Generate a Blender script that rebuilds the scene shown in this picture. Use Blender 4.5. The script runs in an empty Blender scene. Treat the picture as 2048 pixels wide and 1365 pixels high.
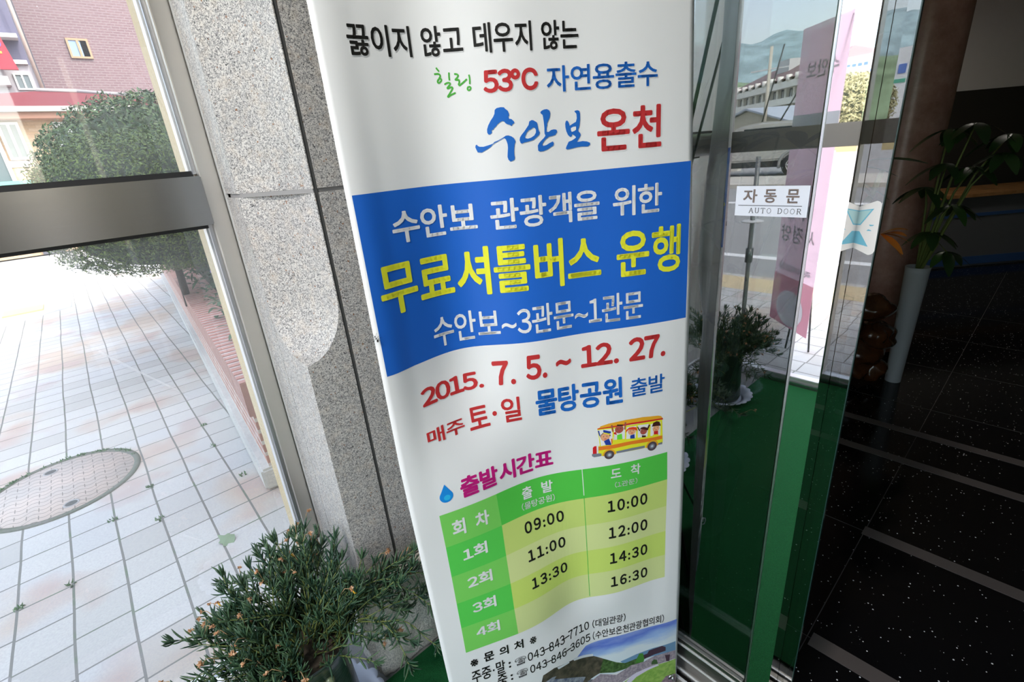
import bpy, bmesh, math, random
from mathutils import Vector, Matrix
from mathutils.geometry import tessellate_polygon
R = math.radians
sc = bpy.context.scene
col = sc.collection
random.seed(7)
H = 1.45                                             # camera height over the vestibule floor

# ------------------------------------------------------------ camera, sky, sun, exposure
cd = bpy.data.cameras.new('camera'); cam = bpy.data.objects.new('camera', cd); col.objects.link(cam)
cd.sensor_width = 36; cd.lens = 17.0; cd.clip_start = .01; cd.clip_end = 3000
PITCH, ROLL, YAW = R(21.3), R(-5.0), R(40.5)
fwd = Vector((0, math.cos(PITCH), -math.sin(PITCH))); rt = Vector((1, 0, 0)); up = rt.cross(fwd)
r0 = math.cos(ROLL)*rt + math.sin(ROLL)*up; u0 = -math.sin(ROLL)*rt + math.cos(ROLL)*up
Z = Matrix.Rotation(-YAW, 3, 'Z')
r_, u_, f_ = Z @ r0, Z @ u0, Z @ fwd
m = Matrix((( r_.x, u_.x, -f_.x, 0), (r_.y, u_.y, -f_.y, 0), (r_.z, u_.z, -f_.z, H), (0, 0, 0, 1)))
cam.matrix_world = m
sc.camera = cam
w = bpy.data.worlds.new('sky'); sc.world = w; w.use_nodes = True
nt = w.node_tree; bg = nt.nodes['Background']
sky = nt.nodes.new('ShaderNodeTexSky'); sky.sky_type = 'NISHITA'; sky.sun_disc = False
sky.sun_elevation = R(52); sky.sun_rotation = R(150); sky.air_density = 1.3; sky.dust_density = 3.0; sky.ozone_density = 1.0
hs = nt.nodes.new('ShaderNodeHueSaturation'); hs.inputs['Saturation'].default_value = .6
nt.links.new(sky.outputs[0], hs.inputs['Color']); nt.links.new(hs.outputs[0], bg.inputs[0]); bg.inputs[1].default_value = .33
sd = bpy.data.lights.new('sun', 'SUN'); sun = bpy.data.objects.new('sun', sd); col.objects.link(sun)
sd.energy = 1.4; sd.angle = R(1.0); sd.color = (1, .95, .86)
SUN_AZ, SUN_EL = R(-60), R(52)
sdir = Vector((math.cos(SUN_AZ)*math.cos(SUN_EL), math.sin(SUN_AZ)*math.cos(SUN_EL), math.sin(SUN_EL)))
sun.rotation_euler = (-sdir).to_track_quat('-Z', 'Y').to_euler(); sun.location = (0, 0, 30)
sc.view_settings.view_transform = 'Standard'; sc.view_settings.look = 'None'; sc.view_settings.gamma = 1
sc.view_settings.use_curve_mapping = False
sc.view_settings.exposure = 1.45
try:
    sc.cycles.max_bounces = 10; sc.cycles.diffuse_bounces = 5; sc.cycles.glossy_bounces = 5
    sc.cycles.transparent_max_bounces = 14; sc.cycles.caustics_reflective = False; sc.cycles.caustics_refractive = False
    sc.cycles.sample_clamp_indirect = 6; sc.cycles.use_denoising = True
except Exception: pass

# ------------------------------------------------------------ materials
def lin(c):
    return tuple(((v/255)/12.92 if v/255 <= .04045 else ((v/255+.055)/1.055)**2.4) for v in c)
def mat(name, c=(.5, .5, .5), rough=.6, metal=0, spec=.5, coat=0):
    m = bpy.data.materials.new(name); m.use_nodes = True
    b = m.node_tree.nodes['Principled BSDF']
    b.inputs['Base Color'].default_value = (*c[:3], 1); b.inputs['Roughness'].default_value = rough
    b.inputs['Metallic'].default_value = metal; b.inputs['Specular IOR Level'].default_value = spec
    if coat: b.inputs['Coat Weight'].default_value = coat; b.inputs['Coat Roughness'].default_value = .1
    return m
class NB:                                            # little node builder
    def __init__(s, m): s.m = m; s.t = m.node_tree; s.b = s.t.nodes.get('Principled BSDF')
    def n(s, typ, **k):
        nd = s.t.nodes.new(typ)
        for a, v in k.items():
            if a.startswith('i_'): nd.inputs[a[2:].replace('_', ' ')].default_value = v
            else: setattr(nd, a, v)
        return nd
    def l(s, a, b): s.t.links.new(a, b)
    def coord(s, scale=(1, 1, 1), loc=(0, 0, 0), rot=(0, 0, 0), out='Object'):
        tc = s.n('ShaderNodeTexCoord'); mp = s.n('ShaderNodeMapping')
        mp.inputs['Scale'].default_value = scale; mp.inputs['Location'].default_value = loc; mp.inputs['Rotation'].default_value = rot
        s.l(tc.outputs[out], mp.inputs['Vector']); return mp.outputs[0]
    def noise(s, v, scale, detail=4, rough=.55):
        nd = s.n('ShaderNodeTexNoise'); nd.inputs['Scale'].default_value = scale; nd.inputs['Detail'].default_value = detail
        nd.inputs['Roughness'].default_value = rough; s.l(v, nd.inputs['Vector']); return nd.outputs['Fac']
    def vor(s, v, scale, out='Color', feature='F1', rnd=1):
        nd = s.n('ShaderNodeTexVoronoi'); nd.feature = feature; nd.inputs['Scale'].default_value = scale
        nd.inputs['Randomness'].default_value = rnd; s.l(v, nd.inputs['Vector']); return nd.outputs[out]
    def ramp(s, f, stops, interp='LINEAR'):
        nd = s.n('ShaderNodeValToRGB'); cr = nd.color_ramp; cr.interpolation = interp
        while len(cr.elements) < len(stops): cr.elements.new(.5)
        for e, (p, c) in zip(cr.elements, stops): e.position = p; e.color = (*c[:3], 1) if len(c) > 1 else (c[0],)*3+(1,)
        s.l(f, nd.inputs[0]); return nd.outputs[0]
    def swz(s, o):
        tc = s.n('ShaderNodeTexCoord'); a = s.n('ShaderNodeSeparateXYZ'); b = s.n('ShaderNodeCombineXYZ'); s.l(tc.outputs['Object'], a.inputs[0])
        for i, c in enumerate(o): s.l(a.outputs['xyz'.index(c)], b.inputs[i])
        return b.outputs[0]
    def mix(s, f, a, b, blend='MIX'):
        nd = s.n('ShaderNodeMix'); nd.data_type = 'RGBA'; nd.blend_type = blend
        for v, i in ((f, 0), (a, 6), (b, 7)):
            if hasattr(v, 'is_linked') or hasattr(v, 'links'): s.l(v, nd.inputs[i])
            elif i == 0: nd.inputs[0].default_value = v
            else: nd.inputs[i].default_value = (*v[:3], 1)
        return nd.outputs[2]
    def math(s, op, a, b=0, c=0):
        nd = s.n('ShaderNodeMath'); nd.operation = op
        for v, i in ((a, 0), (b, 1), (c, 2)):
            if hasattr(v, 'links'): s.l(v, nd.inputs[i])
            else: nd.inputs[i].default_value = v
        return nd.outputs[0]
    def bump(s, h, strength=.3, dist=.01):
        nd = s.n('ShaderNodeBump'); nd.inputs['Strength'].default_value = strength; nd.inputs['Distance'].default_value = dist
        s.l(h, nd.inputs['Height']); s.l(nd.outputs[0], s.b.inputs['Normal'])
    def base(s, c): s.l(c, s.b.inputs['Base Color'])

def granite(name, light, mid, dark, scale=260, rough=.45, rust=True, bump=.15, darkf=.2):
    m = mat(name, light, rough, spec=.3); k = NB(m); v = k.coord()
    vv = k.n('ShaderNodeVectorMath', operation='ADD')
    nz = k.n('ShaderNodeTexNoise'); nz.inputs['Scale'].default_value = scale*.9; nz.inputs['Detail'].default_value = 2; k.l(v, nz.inputs['Vector'])
    sc_ = k.n('ShaderNodeVectorMath', operation='SCALE'); sc_.inputs['Scale'].default_value = .006; k.l(nz.outputs['Color'], sc_.inputs[0])
    k.l(v, vv.inputs[0]); k.l(sc_.outputs[0], vv.inputs[1]); v2 = vv.outputs[0]
    sep = k.n('ShaderNodeSeparateColor'); k.l(k.vor(v2, scale), sep.inputs[0])
    base = k.ramp(sep.outputs[0], [(0, dark), (darkf*.55, dark), (darkf, mid), (darkf+.22, mid), (darkf+.3, light), (1, tuple(min(1, c*1.12) for c in light))])
    sep2 = k.n('ShaderNodeSeparateColor'); k.l(k.vor(v2, scale*.55), sep2.inputs[0])
    f2 = k.ramp(sep2.outputs[1], [(0, (1,)), (.10, (1,)), (.16, (0,)), (1, (0,))])
    c = k.mix(k.math('MULTIPLY', f2, .75), base, mid)
    big = k.noise(v, 6, 3); c = k.mix(k.ramp(big, [(.35, (.0,)), (.7, (.22,))]), c, tuple(x*.75 for x in mid))
    if rust:
        sep3 = k.n('ShaderNodeSeparateColor'); k.l(k.vor(v2, 330), sep3.inputs[0])
        f3 = k.ramp(sep3.outputs[2], [(0, (1,)), (.004, (1,)), (.007, (0,)), (1, (0,))])
        c = k.mix(f3, c, (.25, .10, .03))
        w_ = k.noise(v, 40, 2); c = k.mix(k.ramp(w_, [(.5, (0,)), (.75, (.3,))]), c, (.72, .60, .47))
    k.base(c); k.bump(sep.outputs[0], bump, .001)
    return m
def speckle(name, base, dark, amount=.4, scale=300, rough=.8, big=3, bigc=None, bump=.2):
    m = mat(name, base, rough); k = NB(m); v = k.coord()
    c = k.mix(k.ramp(k.noise(v, scale, 3), [(.4, (0,)), (.65, (amount,))]), base, dark)
    c = k.mix(k.ramp(k.noise(v, big, 4), [(.4, (0,)), (.7, (.5,))]), c, bigc or dark)
    k.base(c); k.bump(k.noise(v, scale*.5, 3), bump, .004); return m
def steel(name, c=(.62, .61, .59), rough=.28, brush='h', aniso=.6):
    m = mat(name, c, rough, 1); k = NB(m)
    v = k.coord(scale=(2, 2, 1400) if brush == 'h' else (1400, 1400, 2))
    n_ = k.noise(v, 1.0, 3)
    k.l(k.math('ADD', k.math('MULTIPLY', n_, .18), rough-.09), k.b.inputs['Roughness'])
    c2 = k.mix(k.math('MULTIPLY', n_, .08), c, tuple(x*.75 for x in c)); k.base(c2)
    k.bump(n_, .02, .0005); return m
def glass(name, refl=.10, tint=(.9, .95, .93), haze=0, dirt=False, hazec=(.9, .9, .88)):
    m = bpy.data.materials.new(name); m.use_nodes = True; t = m.node_tree; k = NB(m); t.nodes.remove(k.b)
    out = t.nodes['Material Output']
    tr = k.n('ShaderNodeBsdfTransparent'); tr.inputs[0].default_value = (*tint, 1)
    gl = k.n('ShaderNodeBsdfGlossy'); gl.inputs['Roughness'].default_value = .0 if not dirt else .02; gl.inputs[0].default_value = (.95, .98, 1, 1)
    lw = k.n('ShaderNodeFresnel'); lw.inputs['IOR'].default_value = 1.5
    # two surfaces plus coating
    geo = k.n('ShaderNodeNewGeometry'); front = k.math('SUBTRACT', 1, geo.outputs['Backfacing'])
    f = k.math('ADD', k.math('MULTIPLY', lw.outputs[0], 1.7), refl); f = k.math('MULTIPLY', k.math('MINIMUM', f, 1.0), front)
    mx = k.n('ShaderNodeMixShader'); k.l(f, mx.inputs[0]); k.l(tr.outputs[0], mx.inputs[1]); k.l(gl.outputs[0], mx.inputs[2])
    last = mx.outputs[0]
    if haze or dirt:
        tl = k.n('ShaderNodeBsdfTranslucent'); tl.inputs[0].default_value = (*hazec, 1)
        df = k.n('ShaderNodeBsdfDiffuse'); df.inputs[0].default_value = (*hazec, 1)
        ad = k.n('ShaderNodeMixShader'); ad.inputs[0].default_value = .3; k.l(tl.outputs[0], ad.inputs[1]); k.l(df.outputs[0], ad.inputs[2])
        v = k.coord()
        if dirt:
            cl = k.ramp(k.noise(v, 3.0, 3), [(.32, (haze*.5,)), (.7, (haze*1.3,))])
            d1 = k.vor(v, 150, 'Distance'); pres = k.n('ShaderNodeSeparateColor'); k.l(k.vor(v, 150), pres.inputs[0])
            rad = k.math('MULTIPLY', pres.outputs[0], .34)
            spot = k.math('MULTIPLY', k.math('LESS_THAN', d1, rad), k.math('GREATER_THAN', pres.outputs[1], .62))
            d2 = k.vor(v, 75, 'Distance'); p2 = k.n('ShaderNodeSeparateColor'); k.l(k.vor(v, 75), p2.inputs[0])
            ring = k.math('MULTIPLY', k.math('LESS_THAN', k.math('ABSOLUTE', k.math('SUBTRACT', d2, .20)), .035), k.math('GREATER_THAN', p2.outputs[1], .90))
            wv = k.n('ShaderNodeTexWave'); wv.inputs['Scale'].default_value = .9; wv.inputs['Distortion'].default_value = 1.5; wv.inputs['Detail'].default_value = 1
            k.l(k.coord(rot=(0, R(38), 0)), wv.inputs['Vector'])
            scr = k.math('MULTIPLY', k.math('GREATER_THAN', wv.outputs['Fac'], .9995), k.ramp(k.noise(v, 2.5, 1), [(.55, (0,)), (.6, (.2,))]))
            tot = k.math('ADD', k.math('ADD', cl, k.math('MULTIPLY', spot, .55)), k.math('ADD', k.math('MULTIPLY', ring, .4), scr))
            tot = k.math('MULTIPLY', k.math('MINIMUM', tot, .85), front)
        else: tot = haze
        m2 = k.n('ShaderNodeMixShader')
        if hasattr(tot, 'links'): k.l(tot, m2.inputs[0])
        else: m2.inputs[0].default_value = tot
        k.l(last, m2.inputs[1]); k.l(ad.outputs[0], m2.inputs[2]); last = m2.outputs[0]
    k.l(last, out.inputs['Surface']); return m

M = {}
M['granite'] = granite('granite_light', (.65, .625, .585), (.32, .312, .308), (.045, .045, .047), scale=560)
M['granite_base'] = speckle('granite_rough', (.80, .76, .68), (.22, .22, .21), .8, 260, .9, 9, (.38, .35, .31), 1.0)
M['mortar'] = mat('sealant_grey', (.30, .29, .28), .7)
M['groove'] = mat('joint_dark', (.07, .07, .068), .6)
M['silicone'] = mat('silicone', (.62, .62, .61), .4)
M['steel'] = steel('brushed_steel', (.47, .455, .43), .22, 'h')
M['steel_v'] = steel('brushed_steel_upright', (.84, .80, .74), .36, 'v')
M['mirror'] = mat('polished_steel', (.93, .91, .90), .015, 1)
M['alu'] = mat('aluminium', (.55, .56, .59), .3, 1)
M['alu_white'] = mat('pale_aluminium', (.80, .81, .82), .35, .5)
M['dark_metal'] = mat('dark_metal', (.05, .05, .052), .35, .6)
M['pane_dirty'] = glass('window_glass_dusty', .02, (.96, .965, .97), .11, True)
M['pane'] = glass('window_glass', .0, (.98, .98, .985))
M['door_glass'] = glass('door_glass', .115, (.62, .68, .66))
M['jamb'] = speckle('jamb_stone', (.70, .58, .38), (.50, .38, .20), .5, 180, .8, 6, (.62, .46, .22))
M['white'] = mat('white_paint', (.78, .78, .77), .6)
def carpet():
    m = mat('green_carpet', (.012, .085, .035), .95, spec=.1); k = NB(m); v = k.coord()
    k.base(k.mix(k.noise(v, 350, 3), (.004, .035, .012), (.018, .15, .045))); k.bump(k.noise(v, 500, 2), .8, .004); return m
M['carpet'] = carpet()
def galaxy():
    m = mat('black_granite_floor', (.004, .004, .005), .12, spec=.35); k = NB(m); v = k.coord()
    sp = k.n('ShaderNodeSeparateColor'); k.l(k.vor(v, 120), sp.inputs[0]); d = k.vor(v, 120, 'Distance')
    on = k.math('MULTIPLY', k.math('GREATER_THAN', sp.outputs[0], .74), k.math('LESS_THAN', d, k.math('MULTIPLY', k.math('POWER', sp.outputs[1], 2.0), .30)))
    k.base(k.mix(on, (.004, .004, .005), (.9, .92, .95)))  # mirror flakes in the stone, their glints painted as white specks
    return m
M['galaxy'] = galaxy()
M['strip'] = mat('antislip_strip', (.10, .085, .08), .8)
M['dark_wall'] = mat('lobby_wall_dark', (.035, .036, .03), .6)
M['lobby_white'] = mat('lobby_wall_white', (.85, .86, .86), .7)
def marble(name, a, b):
    m = mat(name, a, .25); k = NB(m); v = k.coord(); k.base(k.mix(k.ramp(k.noise(v, 9, 8, .7), [(.35, (0,)), (.7, (1,))]), a, b)); return m
M['marble'] = marble('pink_marble', (.62, .36, .29), (.42, .22, .17))
M['wood'] = marble('counter_wood', (.55, .30, .12), (.35, .17, .06))
M['root'] = marble('root_wood', (.10, .035, .012), (.03, .010, .005)); M['root'].node_tree.nodes['Principled BSDF'].inputs['Roughness'].default_value = .15
M['soil'] = speckle('soil', (.06, .045, .03), (.02, .015, .01), .6, 200)
def leafmat(name, a, b, rough=.45, sc_=20):
    m = mat(name, a, rough, spec=.4); k = NB(m); v = k.coord()
    oi = k.n('ShaderNodeNewGeometry'); k.base(k.mix(oi.outputs['Random Per Island'], a, b)); return m
M['bush'] = leafmat('bush_leaf', (.018, .045, .018), (.13, .19, .035), .6)
M['ice_leaf'] = leafmat('succulent_leaf', (.020, .060, .038), (.085, .155, .072), .34)
M['stem'] = mat('stem', (.38, .26, .13), .6); M['stem_green'] = mat('stem_green', (.16, .20, .05), .6)
M['dry'] = leafmat('dried_flower', (.42, .20, .09), (.62, .42, .26), .8)
M['room_leaf'] = leafmat('room_leaf', (.02, .05, .015), (.04, .10, .02), .4)
M['orange'] = mat('orange_petal', (.75, .24, .03), .5)

# ------------------------------------------------------------ mesh helpers
def link(o, parent=None):
    col.objects.link(o)
    if parent is not None: o.parent = parent
    return o
def obj(name, bm, mats, parent=None, smooth=False):
    me = bpy.data.meshes.new(name); bm.to_mesh(me); bm.free()
    for x in (mats if isinstance(mats, (list, tuple)) else [mats]): me.materials.append(x)
    if smooth:
        for p in me.polygons: p.use_smooth = True
    return link(bpy.data.objects.new(name, me), parent)
def empty(name, loc=(0, 0, 0), rz=0):
    o = bpy.data.objects.new(name, None); o.empty_display_size = .05; o.location = loc; o.rotation_euler = (0, 0, rz); return link(o)
def tag(o, label=None, cat=None, group=None, kind=None):
    if label: o['label'] = label
    if cat: o['category'] = cat
    if group: o['group'] = group
    if kind: o['kind'] = kind
    return o
def box(bm, x0, x1, y0, y1, z0, z1, mi=0, mtx=None):
    vs = [bm.verts.new((x, y, z)) for x in (x0, x1) for y in (y0, y1) for z in (z0, z1)]
    if mtx is not None:
        for v in vs: v.co = mtx @ v.co
    for f in ((0, 1, 3, 2), (4, 6, 7, 5), (0, 4, 5, 1), (2, 3, 7, 6), (0, 2, 6, 4), (1, 5, 7, 3)):
        fc = bm.faces.new([vs[i] for i in f]); fc.material_index = mi
    return vs
def boxes(name, lst, mt, parent=None, bevel=0):
    bm = bmesh.new()
    for b in lst: box(bm, *b)
    if bevel: bmesh.ops.bevel(bm, geom=bm.edges[:], offset=bevel, segments=2, affect='EDGES', clamp_overlap=True)
    return obj(name, bm, mt, parent)
def tube(bm, pts, rad, n=6, mi=0, cap=True, flat=1.0):
    pts = [Vector(p) for p in pts]
    if not isinstance(rad, (list, tuple)): rad = [rad]*len(pts)
    rings = []; prev = None
    for i, p in enumerate(pts):
        t = (pts[min(i+1, len(pts)-1)] - pts[max(i-1, 0)])
        if t.length < 1e-9: t = Vector((0, 0, 1))
        t.normalize()
        a = prev if prev is not None else (Vector((0, 0, 1)) if abs(t.z) < .9 else Vector((1, 0, 0)))
        s = t.cross(a)
        if s.length < 1e-6: s = t.orthogonal()
        s.normalize(); q = s.cross(t); prev = q
        rings.append([bm.verts.new(p + (s*math.cos(2*math.pi*k/n) + q*flat*math.sin(2*math.pi*k/n))*rad[i]) for k in range(n)])
    for a, b in zip(rings, rings[1:]):
        for k in range(n):
            f = bm.faces.new((a[k], a[(k+1) % n], b[(k+1) % n], b[k])); f.material_index = mi; f.smooth = True
    if cap:
        for rg in (rings[0][::-1], rings[-1]):
            f = bm.faces.new(rg); f.material_index = mi
def lathe(bm, prof, n=32, c=(0, 0), mi=0, close=False, wob=None):
    rings = []
    for r, z in prof:
        rings.append([bm.verts.new((c[0]+(r*(1+(wob(2*math.pi*k/n, z) if wob else 0)))*math.cos(2*math.pi*k/n), c[1]+(r*(1+(wob(2*math.pi*k/n, z) if wob else 0)))*math.sin(2*math.pi*k/n), z)) for k in range(n)])
    for a, b in zip(rings, rings[1:]):
        for k in range(n):
            f = bm.faces.new((a[k], a[(k+1) % n], b[(k+1) % n], b[k])); f.material_index = mi; f.smooth = True
    if close:
        bm.faces.new(rings[0][::-1]).material_index = mi; bm.faces.new(rings[-1]).material_index = mi
def blob(bm, c, r, seg=8, mi=0, sc3=(1, 1, 1)):
    mt = Matrix.Translation(c) @ Matrix.Diagonal((*[r*s for s in sc3], 1))
    res = bmesh.ops.create_icosphere(bm, subdivisions=2 if seg > 6 else 1, radius=1, matrix=mt)
    fs = set(f for v in res['verts'] for f in v.link_faces)
    for f in fs: f.material_index = mi; f.smooth = True
def copy_tree(o, parent=None):
    c = o.copy(); col.objects.link(c); c.parent = parent
    for ch in [x for x in bpy.data.objects if x.parent == o]: copy_tree(ch, c)
    return c

# printed design data: banner coordinates (t across the sheet, z height in metres)
TXT=[('끓이지 않고 데우지 않는', 0.091, 0.6617, 1.5837, 1.6209, 'black', 1, 0.02), ('53℃', 0.4041, 0.5465, 1.5327, 1.5627, 'red', 1, 0.035), ('자연용출수', 0.5696, 0.8842, 1.5282, 1.5635, 'blue', 1, 0.015), ('온천', 0.7067, 0.8979, 1.4387, 1.502, 'red', 1, 0.025), ('수안보 관광객을 위한', 0.1197, 0.9029, 1.3331, 1.3821, 'white', 0, 0.03), ('무료셔틀버스 운행', 0.0599, 0.9696, 1.2252, 1.3092, 'yellow', 0, 0.045), ('수안보~3관문~1관문', 0.1891, 0.8432, 1.1444, 1.1991, 'white', 0, 0.025), ('2015.', 0.1202, 0.3223, 1.0495, 1.0831, 'red', 1, 0.035), ('7.', 0.3532, 0.4207, 1.0499, 1.0985, 'red', 1, 0.035), ('5.', 0.4529, 0.5209, 1.0543, 1.1044, 'red', 1, 0.035), ('~', 0.5507, 0.6015, 1.0726, 1.0861, 'red', 1, 0.035), ('12.', 0.6345, 0.7611, 1.0605, 1.1063, 'red', 1, 0.035), ('27.', 0.7946, 0.9239, 1.0593, 1.1078, 'red', 1, 0.035), ('매주', 0.1166, 0.2398, 0.977, 1.0054, 'red', 1, 0.02), ('토', 0.2556, 0.3237, 0.9744, 1.0167, 'red', 1, 0.02), ('·', 0.3344, 0.3493, 0.9913, 1.0011, 'red', 1, 0.0), ('일', 0.3649, 0.4277, 0.9733, 1.0239, 'red', 1, 0.02), ('물탕공원', 0.4762, 0.7707, 0.9738, 1.0315, 'blue', 1, 0.03), ('출발', 0.7972, 0.9225, 0.9832, 1.0227, 'blue', 1, 0.015), ('출발시간표', 0.1909, 0.5239, 0.8504, 0.8944, 'magenta', 1, 0.035), ('회', 0.145, 0.1897, 0.771, 0.8085, 'white', 0, 0.03), ('차', 0.2245, 0.2738, 0.771, 0.806, 'white', 0, 0.03), ('출', 0.4008, 0.4398, 0.79, 0.819, 'white', 0, 0.02), ('발', 0.4746, 0.5155, 0.7905, 0.819, 'white', 0, 0.02), ('(물탕공원)', 0.3946, 0.52, 0.7656, 0.7832, 'white', 0, 0.01), ('도', 0.7203, 0.7589, 0.801, 0.8229, 'white', 0, 0.02), ('착', 0.7943, 0.8317, 0.7983, 0.8252, 'white', 0, 0.02), ('(1관문)', 0.7344, 0.8198, 0.7751, 0.7897, 'white', 0, 0.01), ('09:00', 0.3948, 0.5471, 0.708, 0.7372, 'black', 0, 0.03), ('11:00', 0.3934, 0.5453, 0.6395, 0.668, 'black', 0, 0.03), ('13:30', 0.394, 0.545, 0.5695, 0.5975, 'black', 0, 0.03), ('10:00', 0.7055, 0.8603, 0.7126, 0.7436, 'black', 0, 0.03), ('12:00', 0.707, 0.8624, 0.6392, 0.6711, 'black', 0, 0.03), ('14:30', 0.7087, 0.8644, 0.5655, 0.5976, 'black', 0, 0.03), ('16:30', 0.7102, 0.8659, 0.4951, 0.5265, 'black', 0, 0.03), ('1회', 0.1653, 0.252, 0.706, 0.7355, 'white', 0, 0.03), ('2회', 0.166, 0.2545, 0.635, 0.6645, 'white', 0, 0.03), ('3회', 0.1687, 0.2546, 0.567, 0.5965, 'white', 0, 0.03), ('4회', 0.1685, 0.2553, 0.4985, 0.5285, 'white', 0, 0.03), ('※', 0.13, 0.1584, 0.419, 0.4405, 'black', 1, 0.015), ('문', 0.1811, 0.2203, 0.4195, 0.4465, 'black', 1, 0.03), ('의', 0.2402, 0.2755, 0.4195, 0.447, 'black', 1, 0.03), ('처', 0.2974, 0.3343, 0.4195, 0.447, 'black', 1, 0.03), ('※', 0.3594, 0.3867, 0.419, 0.4405, 'black', 1, 0.015), ('주중·말', 0.1264, 0.2547, 0.3665, 0.406, 'black', 1, 0.01), (':', 0.2681, 0.277, 0.3735, 0.3925, 'black', 1, 0.03), ('☎', 0.2931, 0.3377, 0.37, 0.395, 'black', 1, 0.0), ('중', 0.2189, 0.2565, 0.325, 0.364, 'black', 1, 0.01), (':', 0.27, 0.279, 0.332, 0.351, 'black', 1, 0.03), ('☎', 0.295, 0.3394, 0.329, 0.354, 'black', 1, 0.0), ('043-843-7710', 0.3443, 0.6184, 0.3705, 0.397, 'black', 1, 0.035), ('(대일관광)', 0.633, 0.7715, 0.367, 0.396, 'black', 1, 0.01), ('043-846-3605', 0.3487, 0.621, 0.329, 0.3555, 'black', 1, 0.035), ('(수안보온천관광협의회)', 0.6322, 0.9415, 0.327, 0.3555, 'black', 1, 0.01)]
CAL=[[(0.4273, 1.5099), (0.4325, 1.5122), (0.4431, 1.513), (0.4512, 1.5125), (0.4549, 1.51), (0.4603, 1.5076), (0.4627, 1.5037), (0.4635, 1.501), (0.4608, 1.4999), (0.4623, 1.4963), (0.4677, 1.4961), (0.4724, 1.4937), (0.475, 1.4919), (0.4753, 1.4901), (0.47, 1.4886), (0.4675, 1.4863), (0.4627, 1.4882), (0.4576, 1.4891), (0.4528, 1.4906), (0.4491, 1.4934), (0.4443, 1.4941), (0.4384, 1.493), (0.4315, 1.4903), (0.4261, 1.487), (0.4209, 1.4851), (0.421, 1.4835), (0.4174, 1.4835), (0.4148, 1.4823), (0.4159, 1.4791), (0.4099, 1.477), (0.4059, 1.4774), (0.4036, 1.4802), (0.404, 1.4845), (0.408, 1.49), (0.4146, 1.4958), (0.4218, 1.5007), (0.426, 1.5048)], [(0.3713, 1.4635), (0.3747, 1.4647), (0.3765, 1.4628), (0.3814, 1.4612), (0.391, 1.4607), (0.4043, 1.4623), (0.4159, 1.464), (0.4195, 1.4661), (0.4313, 1.4682), (0.4416, 1.4708), (0.4503, 1.4736), (0.457, 1.4737), (0.4651, 1.472), (0.4707, 1.4695), (0.4744, 1.4658), (0.4749, 1.4635), (0.4724, 1.4614), (0.4704, 1.4551), (0.4693, 1.4497), (0.4692, 1.4442), (0.4702, 1.4414), (0.4684, 1.4383), (0.4619, 1.437), (0.4575, 1.4362), (0.4528, 1.439), (0.4506, 1.4433), (0.4517, 1.4487), (0.4536, 1.4559), (0.4535, 1.4613), (0.4516, 1.4655), (0.4496, 1.4687), (0.4457, 1.4707), (0.4363, 1.4684), (0.4193, 1.4643), (0.414, 1.4623), (0.4105, 1.4602), (0.4001, 1.4567), (0.3908, 1.4544), (0.3857, 1.4528), (0.3752, 1.4535), (0.3726, 1.4571), (0.3703, 1.4608)], [(0.5478, 1.5023), (0.5516, 1.5043), (0.5588, 1.5057), (0.566, 1.506), (0.5729, 1.5041), (0.5752, 1.5), (0.5731, 1.4939), (0.5677, 1.4888), (0.5643, 1.4854), (0.5654, 1.4836), (0.563, 1.481), (0.5623, 1.4743), (0.568, 1.474), (0.5755, 1.4765), (0.5828, 1.4771), (0.5901, 1.4765), (0.5922, 1.4745), (0.592, 1.4722), (0.5886, 1.471), (0.5876, 1.4692), (0.5774, 1.4678), (0.5682, 1.4672), (0.5598, 1.4644), (0.5531, 1.461), (0.5487, 1.4576), (0.548, 1.4562), (0.5515, 1.4547), (0.5597, 1.4555), (0.5691, 1.4581), (0.5784, 1.46), (0.5815, 1.4576), (0.5801, 1.4544), (0.5722, 1.452), (0.5627, 1.4491), (0.5497, 1.4471), (0.5406, 1.4469), (0.5354, 1.4485), (0.5353, 1.4559), (0.5393, 1.4593), (0.546, 1.4627), (0.5536, 1.466), (0.5584, 1.469), (0.5561, 1.4723), (0.5566, 1.4803), (0.5559, 1.4875), (0.5548, 1.4937), (0.5536, 1.4986), (0.5485, 1.5005)], [(0.6162, 1.4839), (0.6183, 1.4874), (0.622, 1.4882), (0.6254, 1.4863), (0.6282, 1.4825), (0.6286, 1.4803), (0.6351, 1.4823), (0.6471, 1.4854), (0.6498, 1.4903), (0.6492, 1.4966), (0.644, 1.4999), (0.6446, 1.501), (0.6527, 1.5016), (0.6577, 1.5003), (0.6596, 1.4962), (0.6591, 1.4881), (0.6571, 1.4801), (0.6551, 1.4765), (0.6531, 1.4743), (0.6535, 1.4711), (0.6579, 1.4691), (0.6595, 1.4658), (0.6566, 1.4627), (0.6518, 1.4596), (0.6489, 1.4563), (0.659, 1.4565), (0.6645, 1.4569), (0.6772, 1.4557), (0.6854, 1.4535), (0.6858, 1.4507), (0.6787, 1.4482), (0.6622, 1.4489), (0.6493, 1.4486), (0.6345, 1.4474), (0.6196, 1.4464), (0.6151, 1.4477), (0.6172, 1.4509), (0.6242, 1.4576), (0.6334, 1.459), (0.6419, 1.4614), (0.6462, 1.4631), (0.6413, 1.4661), (0.635, 1.4682), (0.6335, 1.465), (0.6292, 1.4643), (0.6231, 1.4673), (0.6189, 1.4725), (0.6166, 1.478)]]
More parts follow.
